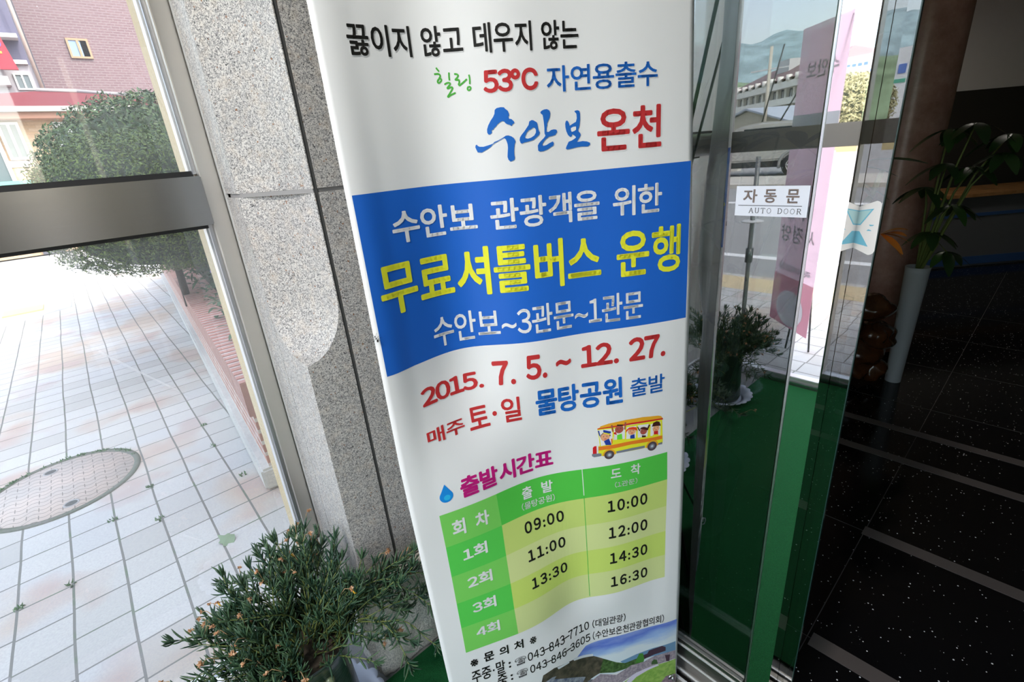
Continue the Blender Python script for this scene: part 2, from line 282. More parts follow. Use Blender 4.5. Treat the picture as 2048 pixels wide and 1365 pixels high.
RING=([(0.5156, 1.4907), (0.5219, 1.4923), (0.5263, 1.4921), (0.5365, 1.4886), (0.5379, 1.4855), (0.539, 1.4801), (0.5404, 1.4765), (0.5432, 1.4746), (0.5407, 1.4711), (0.5341, 1.4682), (0.5247, 1.4645), (0.5121, 1.4628), (0.4997, 1.462), (0.4917, 1.4605), (0.4884, 1.4616), (0.486, 1.4657), (0.4878, 1.4697), (0.4925, 1.4731), (0.5, 1.4772), (0.5076, 1.4822), (0.5133, 1.486)], [(0.5186, 1.4796), (0.5133, 1.4789), (0.5067, 1.4756), (0.5037, 1.4721), (0.5011, 1.47), (0.5022, 1.4677), (0.5091, 1.4668), (0.518, 1.4679), (0.5272, 1.4707), (0.5321, 1.4746), (0.5326, 1.4786), (0.5294, 1.4814), (0.5251, 1.482)])
HOLE=[(0.632, 1.477), (0.6385, 1.4785), (0.6467, 1.4787), (0.6464, 1.4741), (0.6417, 1.4725), (0.6343, 1.4714), (0.6318, 1.4738)]
HIL=[[(0.2937, 1.5703), (0.296, 1.5683), (0.3, 1.5653)], [(0.287, 1.5623), (0.2915, 1.5624), (0.297, 1.5624), (0.3011, 1.5609), (0.3013, 1.5588), (0.2979, 1.5561), (0.2938, 1.5534), (0.2947, 1.5511), (0.2985, 1.5514), (0.3028, 1.5535), (0.3029, 1.5556), (0.3003, 1.5561)], [(0.3241, 1.5634), (0.3233, 1.5588), (0.3232, 1.5532)], [(0.3095, 1.5484), (0.3161, 1.5501), (0.3219, 1.5502), (0.324, 1.5486), (0.32, 1.5462), (0.3161, 1.5439), (0.3173, 1.5431), (0.3223, 1.544), (0.3272, 1.5444), (0.3286, 1.5429), (0.324, 1.539), (0.3191, 1.5356), (0.3151, 1.5329), (0.3163, 1.5323), (0.323, 1.5344), (0.3352, 1.5369)], [(0.3364, 1.5609), (0.3421, 1.5605), (0.3457, 1.5586), (0.3425, 1.5559), (0.3379, 1.5537), (0.3412, 1.5532), (0.3459, 1.553), (0.3469, 1.5512), (0.3461, 1.5487), (0.3448, 1.5474), (0.3469, 1.5459), (0.3523, 1.5478), (0.3596, 1.5506), (0.3662, 1.5533)], [(0.372, 1.5587), (0.3729, 1.5546), (0.3727, 1.5504), (0.372, 1.5465)], [(0.3694, 1.5435), (0.3661, 1.5422), (0.3654, 1.5401), (0.3675, 1.5387), (0.3713, 1.5393), (0.3734, 1.5412), (0.372, 1.5428), (0.3694, 1.5435)]]
TAB={'L': [(0.1114, 0.8273), (0.1147, 0.7546), (0.1167, 0.6821), (0.118, 0.6133), (0.1196, 0.5387), (0.1209, 0.4687)], 'M': [(0.3083, 0.8242), (0.3136, 0.7509), (0.3138, 0.678), (0.3151, 0.6089), (0.3158, 0.5405), (0.3191, 0.4699)], 'C': [(0.6205, 0.8349), (0.6229, 0.7646), (0.6318, 0.4686)], 'R': [(0.9391, 0.8353), (0.9418, 0.7645), (0.9413, 0.6922), (0.9407, 0.619), (0.9413, 0.5471), (0.9422, 0.4762)], 'drop': [(0.144, 0.8724), (0.1441, 0.8921), (0.1394, 0.854), (0.1215, 0.8775), (0.1668, 0.867)]}
BUS={'body': [(0.6792, 0.9236), (0.916, 0.9185), (0.9197, 0.8633), (0.9175, 0.8595), (0.8995, 0.8588), (0.7436, 0.8602), (0.6879, 0.8593), (0.6795, 0.8648), (0.6796, 0.8836), (0.6854, 0.8837), (0.6836, 0.9017)], 'roof': [(0.6793, 0.9249), (0.6881, 0.9266), (0.6901, 0.929), (0.7193, 0.9326), (0.7787, 0.9346), (0.8404, 0.9335), (0.9005, 0.9289), (0.9114, 0.9264), (0.9193, 0.9194), (0.7987, 0.9232)], 'red': [(0.6793, 0.9249), (0.7988, 0.9258), (0.9181, 0.9209), (0.9197, 0.9176), (0.7986, 0.9219), (0.6802, 0.9229)], 'or1': [(0.6805, 0.8822), (0.7244, 0.8819), (0.7769, 0.8832), (0.84, 0.8821), (0.8836, 0.8797), (0.917, 0.8795), (0.9172, 0.8712), (0.8837, 0.8715), (0.7974, 0.8752), (0.736, 0.8733), (0.68, 0.8735)], 'grey': [(0.6574, 0.8675), (0.6806, 0.8668), (0.6902, 0.8652), (0.6899, 0.8595), (0.6646, 0.8587), (0.6571, 0.8621)], 'grey2': [(0.7417, 0.8652), (0.7973, 0.8664), (0.8486, 0.8652), (0.8486, 0.8598), (0.7972, 0.8603), (0.7436, 0.8602)], 'grey3': [(0.8995, 0.8623), (0.9174, 0.8636), (0.9175, 0.8581), (0.9018, 0.8589)], 'redl': [(0.6612, 0.8819), (0.6662, 0.8848), (0.6739, 0.8848), (0.6738, 0.8667), (0.6603, 0.8672)], 'wh': [(0.6748, 0.8847), (0.6801, 0.886), (0.6796, 0.8668), (0.6738, 0.8667)], 'w1': [(0.68, 0.9209), (0.7264, 0.9197), (0.7308, 0.9102), (0.7296, 0.8853), (0.6893, 0.8834), (0.6865, 0.9015)], 'w2': [(0.7362, 0.9187), (0.7762, 0.9207), (0.7741, 0.8915), (0.7369, 0.8931)], 'w3': [(0.7822, 0.9174), (0.8171, 0.9164), (0.8145, 0.8883), (0.7792, 0.8902)], 'w4': [(0.8224, 0.917), (0.8638, 0.9147), (0.8584, 0.8855), (0.8219, 0.888)], 'w5': [(0.8713, 0.913), (0.9095, 0.9135), (0.9091, 0.8813), (0.8704, 0.8851)]}
BUSC={'wheel1': ((0.7171, 0.8598), 0.0104), 'wheel2': ((0.8772, 0.8595), 0.011), 'hub1': ((0.7179, 0.8597), 0.0029), 'hub2': ((0.8772, 0.8595), 0.0029)}
PPL={'h1': ((0.705, 0.903), 0.0104), 'h2': ((0.7549, 0.916), 0.0101), 'h3': ((0.8003, 0.9061), 0.0094), 'h4': ((0.8444, 0.9002), 0.0086), 'h5': ((0.8922, 0.9), 0.0086)}
EX={'b1': [(0.6996, 0.8943), (0.7174, 0.8985), (0.7246, 0.8858), (0.7245, 0.8825), (0.7059, 0.8844)], 'b2': [(0.7463, 0.9033), (0.7635, 0.9053), (0.765, 0.8917), (0.7459, 0.8928)], 'b2l': [(0.7337, 0.9099), (0.7418, 0.9116), (0.7464, 0.9039), (0.7356, 0.9071)], 'b3': [(0.7938, 0.897), (0.8094, 0.8983), (0.8103, 0.8878), (0.7936, 0.8895)], 'b4': [(0.8368, 0.8919), (0.853, 0.889), (0.8519, 0.8851), (0.8379, 0.8864)], 'b5': [(0.8835, 0.8946), (0.9, 0.8935), (0.9002, 0.884), (0.8836, 0.8845)], 'a1': [(0.6799, 0.9196), (0.6847, 0.9199), (0.6887, 0.9065), (0.6849, 0.9075)], 'a2': [(0.7259, 0.9287), (0.7318, 0.9281), (0.7349, 0.9123), (0.73, 0.9129)], 'a2r': [(0.7745, 0.9299), (0.7806, 0.9293), (0.7769, 0.9129), (0.7719, 0.9134)], 'a4': [(0.8192, 0.9141), (0.8233, 0.9136), (0.8316, 0.9033), (0.8274, 0.9025)], 'a4r': [(0.8638, 0.9134), (0.8692, 0.9113), (0.8594, 0.9007), (0.8551, 0.9027)], 'cap': [(0.6992, 0.9204), (0.7261, 0.9139), (0.7239, 0.9096), (0.6989, 0.9147)], 'capv': [(0.6989, 0.9147), (0.7219, 0.9091), (0.7208, 0.9066), (0.6988, 0.9127)], 'hair2': [(0.7475, 0.9278), (0.7683, 0.9255), (0.7692, 0.9222), (0.7464, 0.9247)], 'hair3': [(0.7776, 0.9049), (0.7789, 0.9113), (0.7903, 0.9158), (0.8047, 0.9157), (0.8171, 0.9131), (0.8211, 0.904), (0.8107, 0.9087), (0.7881, 0.9115)], 'hair4': [(0.8285, 0.905), (0.8338, 0.9102), (0.8455, 0.9106), (0.8573, 0.907), (0.8616, 0.9004), (0.8573, 0.901), (0.8359, 0.9067)], 'hair5': [(0.8757, 0.9064), (0.8811, 0.9149), (0.8941, 0.917), (0.9051, 0.9141), (0.9108, 0.904), (0.8921, 0.906)], 'seat': [(0.7242, 0.8971), (0.7292, 0.8973), (0.7296, 0.8853), (0.7256, 0.8844)], 'ring5': [(0.8791, 0.8872), (0.9012, 0.8852), (0.9013, 0.8798), (0.8814, 0.8814)]}
SCN={'sky': [(0.544, 0.3361), (0.6453, 0.3104), (0.7543, 0.3026), (0.8357, 0.3026), (0.9339, 0.3157), (0.9977, 0.3128), (1.0014, 0.2316), (0.7357, 0.2306), (0.5058, 0.312)], 'blue': [(0.659, 0.2765), (0.7538, 0.2847), (0.8356, 0.287), (0.9989, 0.2862), (1.0007, 0.2482), (0.9188, 0.2528), (0.8352, 0.2449), (0.7523, 0.2431), (0.6825, 0.2459), (0.6741, 0.2631)], 'far': [(0.7453, 0.2286), (0.8183, 0.2384), (0.9024, 0.2427), (1.0009, 0.2427), (1.0025, 0.2092), (0.9028, 0.2127), (0.7677, 0.213)], 'hill': [(0.4477, 0.3107), (0.5331, 0.2985), (0.6263, 0.2747), (0.6734, 0.2528), (0.7293, 0.2292), (0.7678, 0.2183), (0.8181, 0.2223), (0.8553, 0.213), (0.8484, 0.1983), (0.7672, 0.1969), (0.718, 0.1939), (0.6541, 0.2046), (0.6022, 0.1942), (0.5875, 0.1895), (0.386, 0.2758), (0.3988, 0.3045)], 'grass': [(0.7489, 0.1457), (0.8, 0.161), (0.9032, 0.1766), (1.004, 0.1751), (1.0086, 0.0746)], 'wall': [(0.6013, 0.1838), (0.6571, 0.2012), (0.7273, 0.1838), (0.7941, 0.204), (0.8553, 0.2021), (0.9028, 0.2127), (0.9537, 0.2122), (1.0025, 0.2092), (1.0039, 0.178), (0.91, 0.1779), (0.8173, 0.1705), (0.7457, 0.1493)], 'path': [(0.7622, 0.1426), (0.8001, 0.1666), (0.8552, 0.1744), (0.9167, 0.1764), (0.9236, 0.1721), (0.869, 0.1652), (0.8171, 0.1537), (0.7859, 0.1365)], 'arch': [(0.8879, 0.1828), (0.8895, 0.1936), (0.8996, 0.1996), (0.9131, 0.1954), (0.9184, 0.1789)], 'roof': [(0.8503, 0.2278), (0.869, 0.2286), (0.8758, 0.2378), (0.9357, 0.2425), (0.953, 0.2343), (0.9534, 0.2205), (0.9027, 0.2182), (0.8553, 0.2116)], 'tree': [(0.8144, 0.207), (0.818, 0.2197), (0.8318, 0.2377), (0.8487, 0.2349), (0.8553, 0.213), (0.8519, 0.2029)], 'pav': [(0.9504, 0.2047), (0.9754, 0.2007), (0.9727, 0.1762), (0.9582, 0.1789)], 'town': [(0.537, 0.3016), (0.5829, 0.2917), (0.63, 0.28), (0.6294, 0.2725), (0.5821, 0.2832), (0.5397, 0.2926)], 'town2': [(0.4606, 0.3077), (0.5154, 0.3021), (0.5185, 0.2968), (0.4663, 0.2988)], 'river': [(0.386, 0.2758), (0.4347, 0.2829), (0.4542, 0.2798), (0.4435, 0.274), (0.52, 0.2431), (0.5897, 0.2125), (0.5661, 0.1937)], 'rocks': [(0.9321, 0.1009), (0.9565, 0.1207), (0.9747, 0.1211), (1.0048, 0.1173), (1.0086, 0.0746)]}
# ------------------------------------------------------------ the building shell
def struct(o): o['kind'] = 'structure'; return o
def jfloor():
    bm = bmesh.new(); box(bm, .905, 9.5, -6, 1.6, -.08, 0); fl = struct(obj('floor', bm, M['galaxy']))
    # hairline tile joints, flush strips of grout
    bm = bmesh.new()
    for i in range(7): x = 1.29+i*.594; box(bm, x-.0012, x+.0012, -4, 1.6, 0, .0006)
    for j in range(-5, 3): y = .245+j*.594; box(bm, 1.05, 6.5, y-.0012, y+.0012, 0, .0006)
    obj('tile_joint', bm, M['groove'], fl)
    for x, y0, y1 in ((1.262, -1.6, .235), (1.862, -1.6, .25), (2.452, -1.6, .58), (2.74, -1.6, .6)):
        bm = bmesh.new(); box(bm, x, x+.052, y0, y1, .0004, .002); obj('antislip_strip', bm, M['strip'], fl)
    return fl
jfloor()
struct(boxes('floor_vestibule', [(-1.18, .905, -2.2, 1.4745, -.08, 0)], speckle('floor_screed', (.3, .3, .29), (.2, .2, .2))))
tag(boxes('entrance_carpet', [(-1.07, .835, -2.0, 1.055, .0, .010)], M['carpet']), 'green entrance carpet covering the vestibule floor under the banner and plant pots', 'carpet')

def pillar():
    root = struct(empty('wall_pillar', (.31, 1.09, 0)))
    inv_ = Matrix.Translation((-.31, -1.09, 0))
    def part(name, bm, mt):
        bmesh.ops.transform(bm, matrix=inv_, verts=bm.verts); bmesh.ops.recalc_face_normals(bm, faces=bm.faces); return obj(name, bm, mt, root)
    bm = bmesh.new(); box(bm, .4125, .88, 1.0955, 1.48, .34, 2.6); box(bm, .3115, .412, 1.2812, 1.36, .34, 2.6)
    vs = [[bm.verts.new((x, y, z)) for x, y in ((.311, 1.282), (.309+.003, 1.276), (.411, 1.094), (.4125, 1.094), (.4125, 1.282))] for z in (1.4025, 1.4115)]
    bm.faces.new(vs[0]); bm.faces.new(vs[1])
    for q in range(5): bm.faces.new((vs[0][q], vs[0][(q+1) % 5], vs[1][(q+1) % 5], vs[1][q]))
    part('sealant_joint', bm, M['mortar'])
    bm = bmesh.new(); box(bm, .413, .4205, 1.0925, 1.12, .36, 2.6); part('vertical_groove', bm, M['groove'])
    def corner(z0, z1, chamf):
        bm = bmesh.new(); rings = []
        zs = [z0] + ([1.015+.16*i/24 for i in range(25)] if chamf == 'stop' else []) + [z1]
        for z in zs:
            if chamf == 'full': s = sl = 1
            else:
                a = max(0, min(1, (1.175-z)/.145)); s = math.sqrt(max(0, 1-a*a)) if z > 1.03 else 0
                a = max(0, min(1, (1.15-z)/.135)); sl = math.sqrt(max(0, 1-a*a)) if z > 1.03 else 0
                if z <= 1.03: s = sl = 0
            s = max(s, .004); sl = max(sl, .004)
            P = [(.308, 1.2815), (.308, 1.09+.188*sl)]
            B = Vector((.308, 1.09+.188*sl)); C = Vector((.308+.102*s, 1.09)); dn = Vector((C.y-B.y, B.x-C.x)).normalized()
            for q in range(1, 8):                    # slightly hollow chamfer
                t = q/8; p = B.lerp(C, t) - dn*(-.016)*s*4*t*(1-t)*(1 if dn.dot(Vector((1, 1))) > 0 else -1); P.append((p.x, p.y))
            P += [(C.x, C.y), (.412, 1.09), (.412, 1.2815)]
            rings.append([bm.verts.new((x, y, z)) for x, y in P])
        n = len(rings[0])
        for a, b in zip(rings, rings[1:]):
            for k in range(n): bm.faces.new((a[k], a[(k+1) % n], b[(k+1) % n], b[k]))
        bm.faces.new(rings[0]); bm.faces.new(rings[-1]); return bm
    part('granite_block', corner(.352, 1.4025, 'stop'), M['granite'])
    part('granite_block', corner(1.4115, 2.6, 'full'), M['granite'])
    for z0, z1 in ((.352, 1.4025), (1.4115, 2.6)):
        bm = bmesh.new(); box(bm, .4215, .885, 1.09, 1.3, z0, z1); part('granite_block', bm, M['granite'])
        bm = bmesh.new(); box(bm, .308, .40, 1.2845, 1.386, z0, z1); part('granite_block', bm, M['granite'])
    bm = bmesh.new(); box(bm, .292, .885, 1.068, 1.392, 0.0, .345)
    bmesh.ops.subdivide_edges(bm, edges=bm.edges[:], cuts=34, use_grid_fill=True)
    rnd = random.Random(3)
    from mathutils import noise
    for v in bm.verts:
        c0 = Vector(v.co); a = noise.noise(c0*14)*.010 + noise.noise(c0*40)*.005
        out = Vector((-1 if c0.x < .293 else 0, -1 if c0.y < 1.069 else 0, 0))
        if c0.x < .31 and c0.y < 1.09: out *= .2; v.co += Vector((.006, .006, 0))
        # pillow faced stone
        bul = .014*math.sin(math.pi*min(1, max(0, c0.z/.345)))
        v.co += out*(a+bul)
        if c0.z > .33 : v.co.z += noise.noise(c0*30)*.006-.003
    for f in bm.faces: f.smooth = True
    part('base_block', bm, M['granite_base'])
    bm = bmesh.new(); box(bm, .262, .91, 1.4825, 1.60, -.08, 2.6); part('outer_jamb', bm, M['jamb'])
    bm = bmesh.new(); box(bm, .3055, .312, 1.384, 1.392, .03, 2.4); part('silicone_bead', bm, M['silicone'])
pillar()
# filler wall mass behind and beside the pillar
struct(boxes('wall_right', [(.5, 9.5, 1.605, 1.9, -.08, 8.2)], M['jamb']))

def win1():
    root = struct(empty('window_1', (-.3, 1.44, 0)))
    T = Matrix.Translation((.3, -1.44, 0))
    def part(name, lst, mt, bevel=0):
        bm = bmesh.new()
        for b in lst: box(bm, *b)
        if bevel: bmesh.ops.bevel(bm, geom=bm.edges[:], offset=bevel, segments=2, affect='EDGES', clamp_overlap=True)
        bmesh.ops.transform(bm, matrix=T, verts=bm.verts); return obj(name, bm, mt, root)
    part('stile', [(.267, .311, 1.40, 1.482, 0, 2.4)], M['steel_v'], .0015)
    part('glazing_bead', [(.2585, .2668, 1.425, 1.445, .05, 1.342), (.2585, .2668, 1.425, 1.445, 1.462, 2.35)], M['alu'], .001)
    part('glazing_bead', [(.255, .2668, 1.446, 1.482, .05, 1.342), (.255, .2668, 1.446, 1.482, 1.462, 2.35)], M['alu_white'], .001)
    part('transom', [(-1.08, .2655, 1.385, 1.482, 1.345, 1.4575)], M['steel'], .002)
    part('transom_bead', [(-1.08, .262, 1.44, 1.475, 1.4575, 1.470), (-.86, .262, 1.43, 1.475, 1.334, 1.345)], M['dark_metal'])
    part('sill', [(-1.08, .267, 1.405, 1.432, 0, .030), (-1.08, .267, 1.456, 1.474, 0, .032)], M['alu_white'], .001)
    part('sill_channel', [(-1.08, .267, 1.432, 1.460, 0, .022)], M['alu'])
    part('head_rail', [(-1.08, .267, 1.40, 1.482, 2.35, 2.6)], M['steel'])
    part('pane', [(-1.08, .262, 1.462, 1.468, 1.4575, 2.36)], M['pane_dirty'])
    part('pane', [(-1.08, .262, 1.462, 1.468, .03, 1.3455)], M['pane_dirty'])
win1()
def win2():
    root = struct(empty('window_2', (-1.12, .6, 0)))
    T = Matrix.Translation((.90, -.6, 0))
    def part(name, lst, mt, bevel=0):
        bm = bmesh.new()
        for b in lst: box(bm, *b)
        if bevel: bmesh.ops.bevel(bm, geom=bm.edges[:], offset=bevel, segments=2, affect='EDGES', clamp_overlap=True)
        bmesh.ops.transform(bm, matrix=T, verts=bm.verts); return obj(name, bm, mt, root)
    part('corner_post', [(-.94, -.82, 1.386, 1.60, -.08, 2.6)], M['steel_v'], .002)
    part('mullion', [(-.94, -.865, -.36, -.30, 0, 2.35), ], M['steel_v'], .002)
    part('transom', [(-.94, -.868, -.30, 1.385, 1.342, 1.452)], mat('transom_grey', (.34, .335, .32), .4, .3), .002)
    part('sill', [(-.93, -.875, -.30, 1.385, 0, .055)], M['alu_white'], .003)
    part('sill', [(-.945, -.86, -.30, 1.385, -.02, .03)], M['alu'], .003)
    part('head_rail', [(-.94, -.86, -2.2, 1.385, 2.35, 2.6)], M['steel'])
    part('pane', [(-.908, -.902, -.30, 1.385, 1.452, 2.36)], M['pane'])
    part('pane', [(-.908, -.902, -.30, 1.385, .05, 1.345)], M['pane'])
win2()
struct(boxes('wall_front_blocker', [(-1.18, -1.08, -2.2, -1.15, -.08, 2.6)], mat('front_blocker_dark', (.16, .155, .145), .5)))  # unseen wall, added to keep light off the pillar's right face
struct(boxes('wall_back', [(-1.18, -.16, -2.2, -2.1, -.08, 2.6), (-.02, .30, -2.2, -2.1, -.08, 2.6), (.34, .905, -2.2, -2.1, -.08, 2.6), (-1.18, .905, -2.2, -2.1, 2.35, 2.599)], mat('vestibule_stone_dark', (.16, .155, .145), .5)))
struct(boxes('ceiling', [(-1.3, 1.0, -2.3, 1.62, 2.6, 2.9)], M['white']))

DS = .9150                                           # the door stands a little nearer than first measured
def dsc(bm, zz=False, o=(0, 0, 0)):
    for v in bm.verts:
        v.co = Vector((v.co.x*DS-o[0], v.co.y*DS-o[1], (H+(v.co.z-H)*DS if zz else v.co.z)-o[2]))
STK_O = (1.01*DS, .6*DS, 0)
def door1():                                         # fixed side pane with its polished stile
    root = struct(empty('door_1', (1.01*DS, .6*DS, 0)))
    def part(name, lst, mt, bevel=0, par=None):
        bm = bmesh.new()
        for b in lst: box(bm, *b)
        if bevel: bmesh.ops.bevel(bm, geom=bm.edges[:], offset=bevel, segments=2, affect='EDGES', clamp_overlap=True)
        dsc(bm, False, STK_O); return obj(name, bm, mt, par or root)
    part('polished_stile', [(1.010, 1.085, .2550, .3085, .0, 2.25)], M['mirror'], .0012)
    part('glazing_gasket', [(1.0085, 1.03, .3088, .3128, .0, 2.25)], M['alu'], .001)
    part('stile', [(.996, 1.05, 1.058, 1.0875, .0, 2.25)], M['steel_v'], .001)
    pn = part('fixed_pane', [(1.0095, 1.0155, .315, 1.06, .152, 2.25)], M['door_glass'])
    part('bottom_rail', [(.998, 1.03, .3155, 1.06, .012, .150)], steel('kick_steel', (.34, .34, .33), .3, 'h'), .002)
    part('rail_line', [(.9955, .9978, .3155, 1.06, .128, .133), (.9955, .9978, .3155, 1.06, .080, .084), (.9955, .9978, .3155, 1.06, .030, .035)], M['alu_white'])
    part('floor_track', [(.955, .960, -1.2, 1.06, .0, .010), (.985, .990, -1.2, 1.06, .0, .012)], M['alu_white'])
    part('threshold_plate', [(.945, 1.05, -1.2, 1.06, -.001, .004)], steel('threshold_steel', (.25, .24, .22), .35, 'h'))
    part('header', [(.98, 1.12, -1.75, 1.09, 2.25, 2.6)], M['steel'])
    part('polished_stile', [(1.010, 1.085, -1.21, -1.16, .0, 2.25)], M['mirror'], .001)
    part('fixed_pane', [(1.0095, 1.0155, -1.75, -1.21, .01, 2.25)], M['door_glass'])
    # sticker on the fixed pane
    bm = bmesh.new(); box(bm, 1.0080, 1.0093, .3170, .4500, 1.2930, 1.3500); dsc(bm, True, STK_O)
    st = obj('sticker', bm, mat('sticker_film', (.72, .75, .82), .35), root); st['label'] = 'white sticker with brown Korean lettering on the glass'
    return root, st
D1, STK = door1()
def door2():
    root = struct(empty('door_2', (1.088*DS, .5*DS, 0)))
    O2 = (1.088*DS, .5*DS, 0)
    bm = bmesh.new(); box(bm, 1.0862, 1.0962, .2215, .94, .012, 2.22); dsc(bm, False, O2)
    obj('sliding_pane', bm, M['door_glass'], root)
    bm = bmesh.new(); box(bm, 1.0858, 1.0966, .2195, .2214, .012, 2.22); dsc(bm, False, O2)
    obj('glass_edge', bm, mat('glass_edge_green', (.02, .05, .045), .2), root)
    # folded looking arrow sticker
    def poly(name, pts, x, mt, par):
        bm = bmesh.new(); vs = [bm.verts.new((x, y, z)) for y, z in pts]; f = bm.faces.new(vs)
        r = bmesh.ops.extrude_face_region(bm, geom=[f]); bmesh.ops.translate(bm, vec=(-.0003, 0, 0), verts=[e for e in r['geom'] if isinstance(e, bmesh.types.BMVert)])
        bmesh.ops.recalc_face_normals(bm, faces=bm.faces); dsc(bm, True, O2); return obj(name, bm, mt, par)
    body = [(.30, 1.298)] + [(.2560, 1.3040), (.2340, 1.3135)]
    for i in range(7):
        a = R(90+90*i/6); body.append((.2305+.0085*math.cos(a), 1.3065+.0085*math.sin(a)))
    for i in range(7):
        a = R(180+90*i/6); body.append((.2300+.0095*math.cos(a), 1.2265+.0095*math.sin(a)))
    body += [(.2520, 1.2275), (.30, 1.236)]
    wt = mat('sticker_white', (.84, .82, .80), .4); cy = mat('sticker_blue', (.16, .50, .66), .4); cy2 = mat('sticker_pale_blue', (.42, .66, .68), .4)
    s = poly('sticker', body, 1.0860, wt, root); s['label'] = 'white rounded sticker with blue triangles'
    poly('printed_triangle', [(.295, 1.290), (.2325, 1.3013), (.2490, 1.2713), (.295, 1.2708)], 1.0855, cy, s)
    poly('printed_triangle', [(.290, 1.2895), (.2360, 1.2990), (.2500, 1.2735), (.290, 1.273)], 1.0852, cy2, s)
    poly('printed_triangle', [(.295, 1.248), (.2320, 1.2323), (.2491, 1.2600), (.295, 1.2605)], 1.0855, cy, s)
    poly('printed_mark', [(.2361, 1.2725), (.2280, 1.2723), (.2300, 1.2705), (.2340, 1.2700)], 1.0855, cy, s)
    poly('printed_mark', [(.2384, 1.2612), (.2305, 1.2614), (.2325, 1.2630), (.2360, 1.2640)], 1.0855, cy, s)
door2()

def lamp(x, y, e, label):  # out-of-view fill lamp, added to brighten the vestibule
    root = empty('fill_lamp', (x, y, 2.6)); tag(root, label, 'lamp')
    bm = bmesh.new(); lathe(bm, [(.15, 0), (.17, -.02), (.15, -.045), (.135, -.045)], 32); obj('housing', bm, M['white'], root)
    m = mat('fill_diffuser', (.9, .9, .88), .5); b = m.node_tree.nodes['Principled BSDF']; b.inputs['Emission Color'].default_value = (1, .95, .88, 1); b.inputs['Emission Strength'].default_value = 4
    bm = bmesh.new(); lathe(bm, [(0, -.04), (.134, -.04)], 32); obj('diffuser', bm, m, root)
    ld = bpy.data.lights.new('fill_light', 'AREA'); ld.shape = 'DISK'; ld.size = .27; ld.energy = e; ld.color = (1, .95, .89); lo = bpy.data.objects.new('fill_light', ld); col.objects.link(lo); lo.parent = root; lo.location = (0, 0, -.05)
lamp(-.80, .30, 14, 'added round fill lamp, out of view on the vestibule ceiling near the front window')
def lobby_lamp():
    root = empty('lobby_lamp', (5.2, .9, 2.6)); tag(root, 'warm ceiling lamp in the lobby above the reception desk', 'lamp')
    bm = bmesh.new(); lathe(bm, [(.15, 0), (.17, -.02), (.15, -.045), (.135, -.045)], 32); obj('housing', bm, M['white'], root)
    ld = bpy.data.lights.new('lobby_light', 'AREA'); ld.shape = 'DISK'; ld.size = .27; ld.energy = 3.5; ld.color = (1, .92, .84); lo = bpy.data.objects.new('lobby_light', ld); col.objects.link(lo); lo.parent = root; lo.location = (0, 0, -.06)
lobby_lamp()
# ------------------------------------------------------------ lobby behind the door
ANG = R(-41)
struct(boxes('ceiling_shade_mass', [(1.0, 9.5, -6, 1.9, 2.6, 8.2)], M['lobby_white']))  # lobby ceiling run up into an unseen mass, added to shade the pavement
struct(boxes('wall_lobby_side', [(1.0, 9.5, -6.1, -6, 0, 2.6)], M['dark_wall']))
struct(boxes('wall_facade', [(.905, 1.1, -6, -1.57, 0, 2.6), (1.0, 9.5, -14, -6.1, -.08, 8.2), (9.5, 9.6, -6, 1.9, 0, 8.2)], M['jamb']))
def backwall():
    root = struct(empty('wall_lobby_back', (7.3, .6, 0), ANG+R(90)))   # local y runs along the wall, local x away from camera
    bm = bmesh.new(); box(bm, .35, .5, -3.5, 3.5, 0, 1.66); obj('dark_panelling', bm, M['dark_wall'], root)
    bm = bmesh.new(); box(bm, .36, .5, -3.5, 3.5, 1.66, 2.6); obj('white_upper_wall', bm, M['lobby_white'], root)
backwall()
def desk():
    root = empty('reception_desk', (6.62, .55, 0), ANG)
    tag(root, 'low dark reception desk with a wooden top at the back of the lobby', 'desk')
    bm = bmesh.new(); box(bm, -.85, 1.4, -.02, .45, .0, .685); obj('front_panel', bm, mat('desk_grey', (.16, .165, .17), .5), root)
    for z in (.02, .50):
        bm = bmesh.new(); box(bm, -.85, 1.4, -.026, -.02, z, z+.03+.05*(z < .1)); obj('blue_trim', bm, mat('desk_blue', (.05, .12, .3), .4), root)
    bm = bmesh.new(); box(bm, -.88, 1.45, -.06, .5, .69, .72); obj('desk_top', bm, M['wood'], root)
desk()
bm = bmesh.new(); lathe(bm, [(.195, 0), (.195, 2.6)], 48); c_ = obj('marble_column', bm, M['marble']); c_.location = (3.9, .752, 0)
tag(c_, 'round pink marble column just inside the lobby behind the glass door', 'column')
def rootsculpt():
    rnd = random.Random(5); bm = bmesh.new()
    from mathutils import noise
    for (x, y, z, r, s) in ((0, 0, .22, .15, (1, 1.1, 1.2)), (.02, -.10, .40, .12, (1, 1, .9)), (-.03, .10, .45, .13, (.9, 1, 1)), (0, 0, .60, .13, (1.1, 1.4, .7)), (.03, -.09, .60, .07, (1, 1.2, .8)), (0, .12, .12, .10, (1, 1, 1.1)), (.02, -.12, .12, .09, (1, 1, 1.2))):
        mt = Matrix.Translation((x, y, z)) @ Matrix.Diagonal((r*s[0], r*s[1], r*s[2], 1))
        bmesh.ops.create_icosphere(bm, subdivisions=4, radius=1, matrix=mt)
    for v in bm.verts:
        n_ = noise.noise(v.co*9)*.05+noise.noise(v.co*22)*.02; v.co += Vector((v.co.x, v.co.y, (v.co.z-.3)*.5)).normalized()*n_
        v.co.z = max(v.co.z, 0)
    for f in bm.faces: f.smooth = True
    o = obj('root_sculpture', bm, M['root']); o.location = (3.20, .645, 0); o.scale = (.75, .75, .78)
    tag(o, 'glossy brown carved tree root standing at the foot of the pink column', 'sculpture')
rootsculpt()
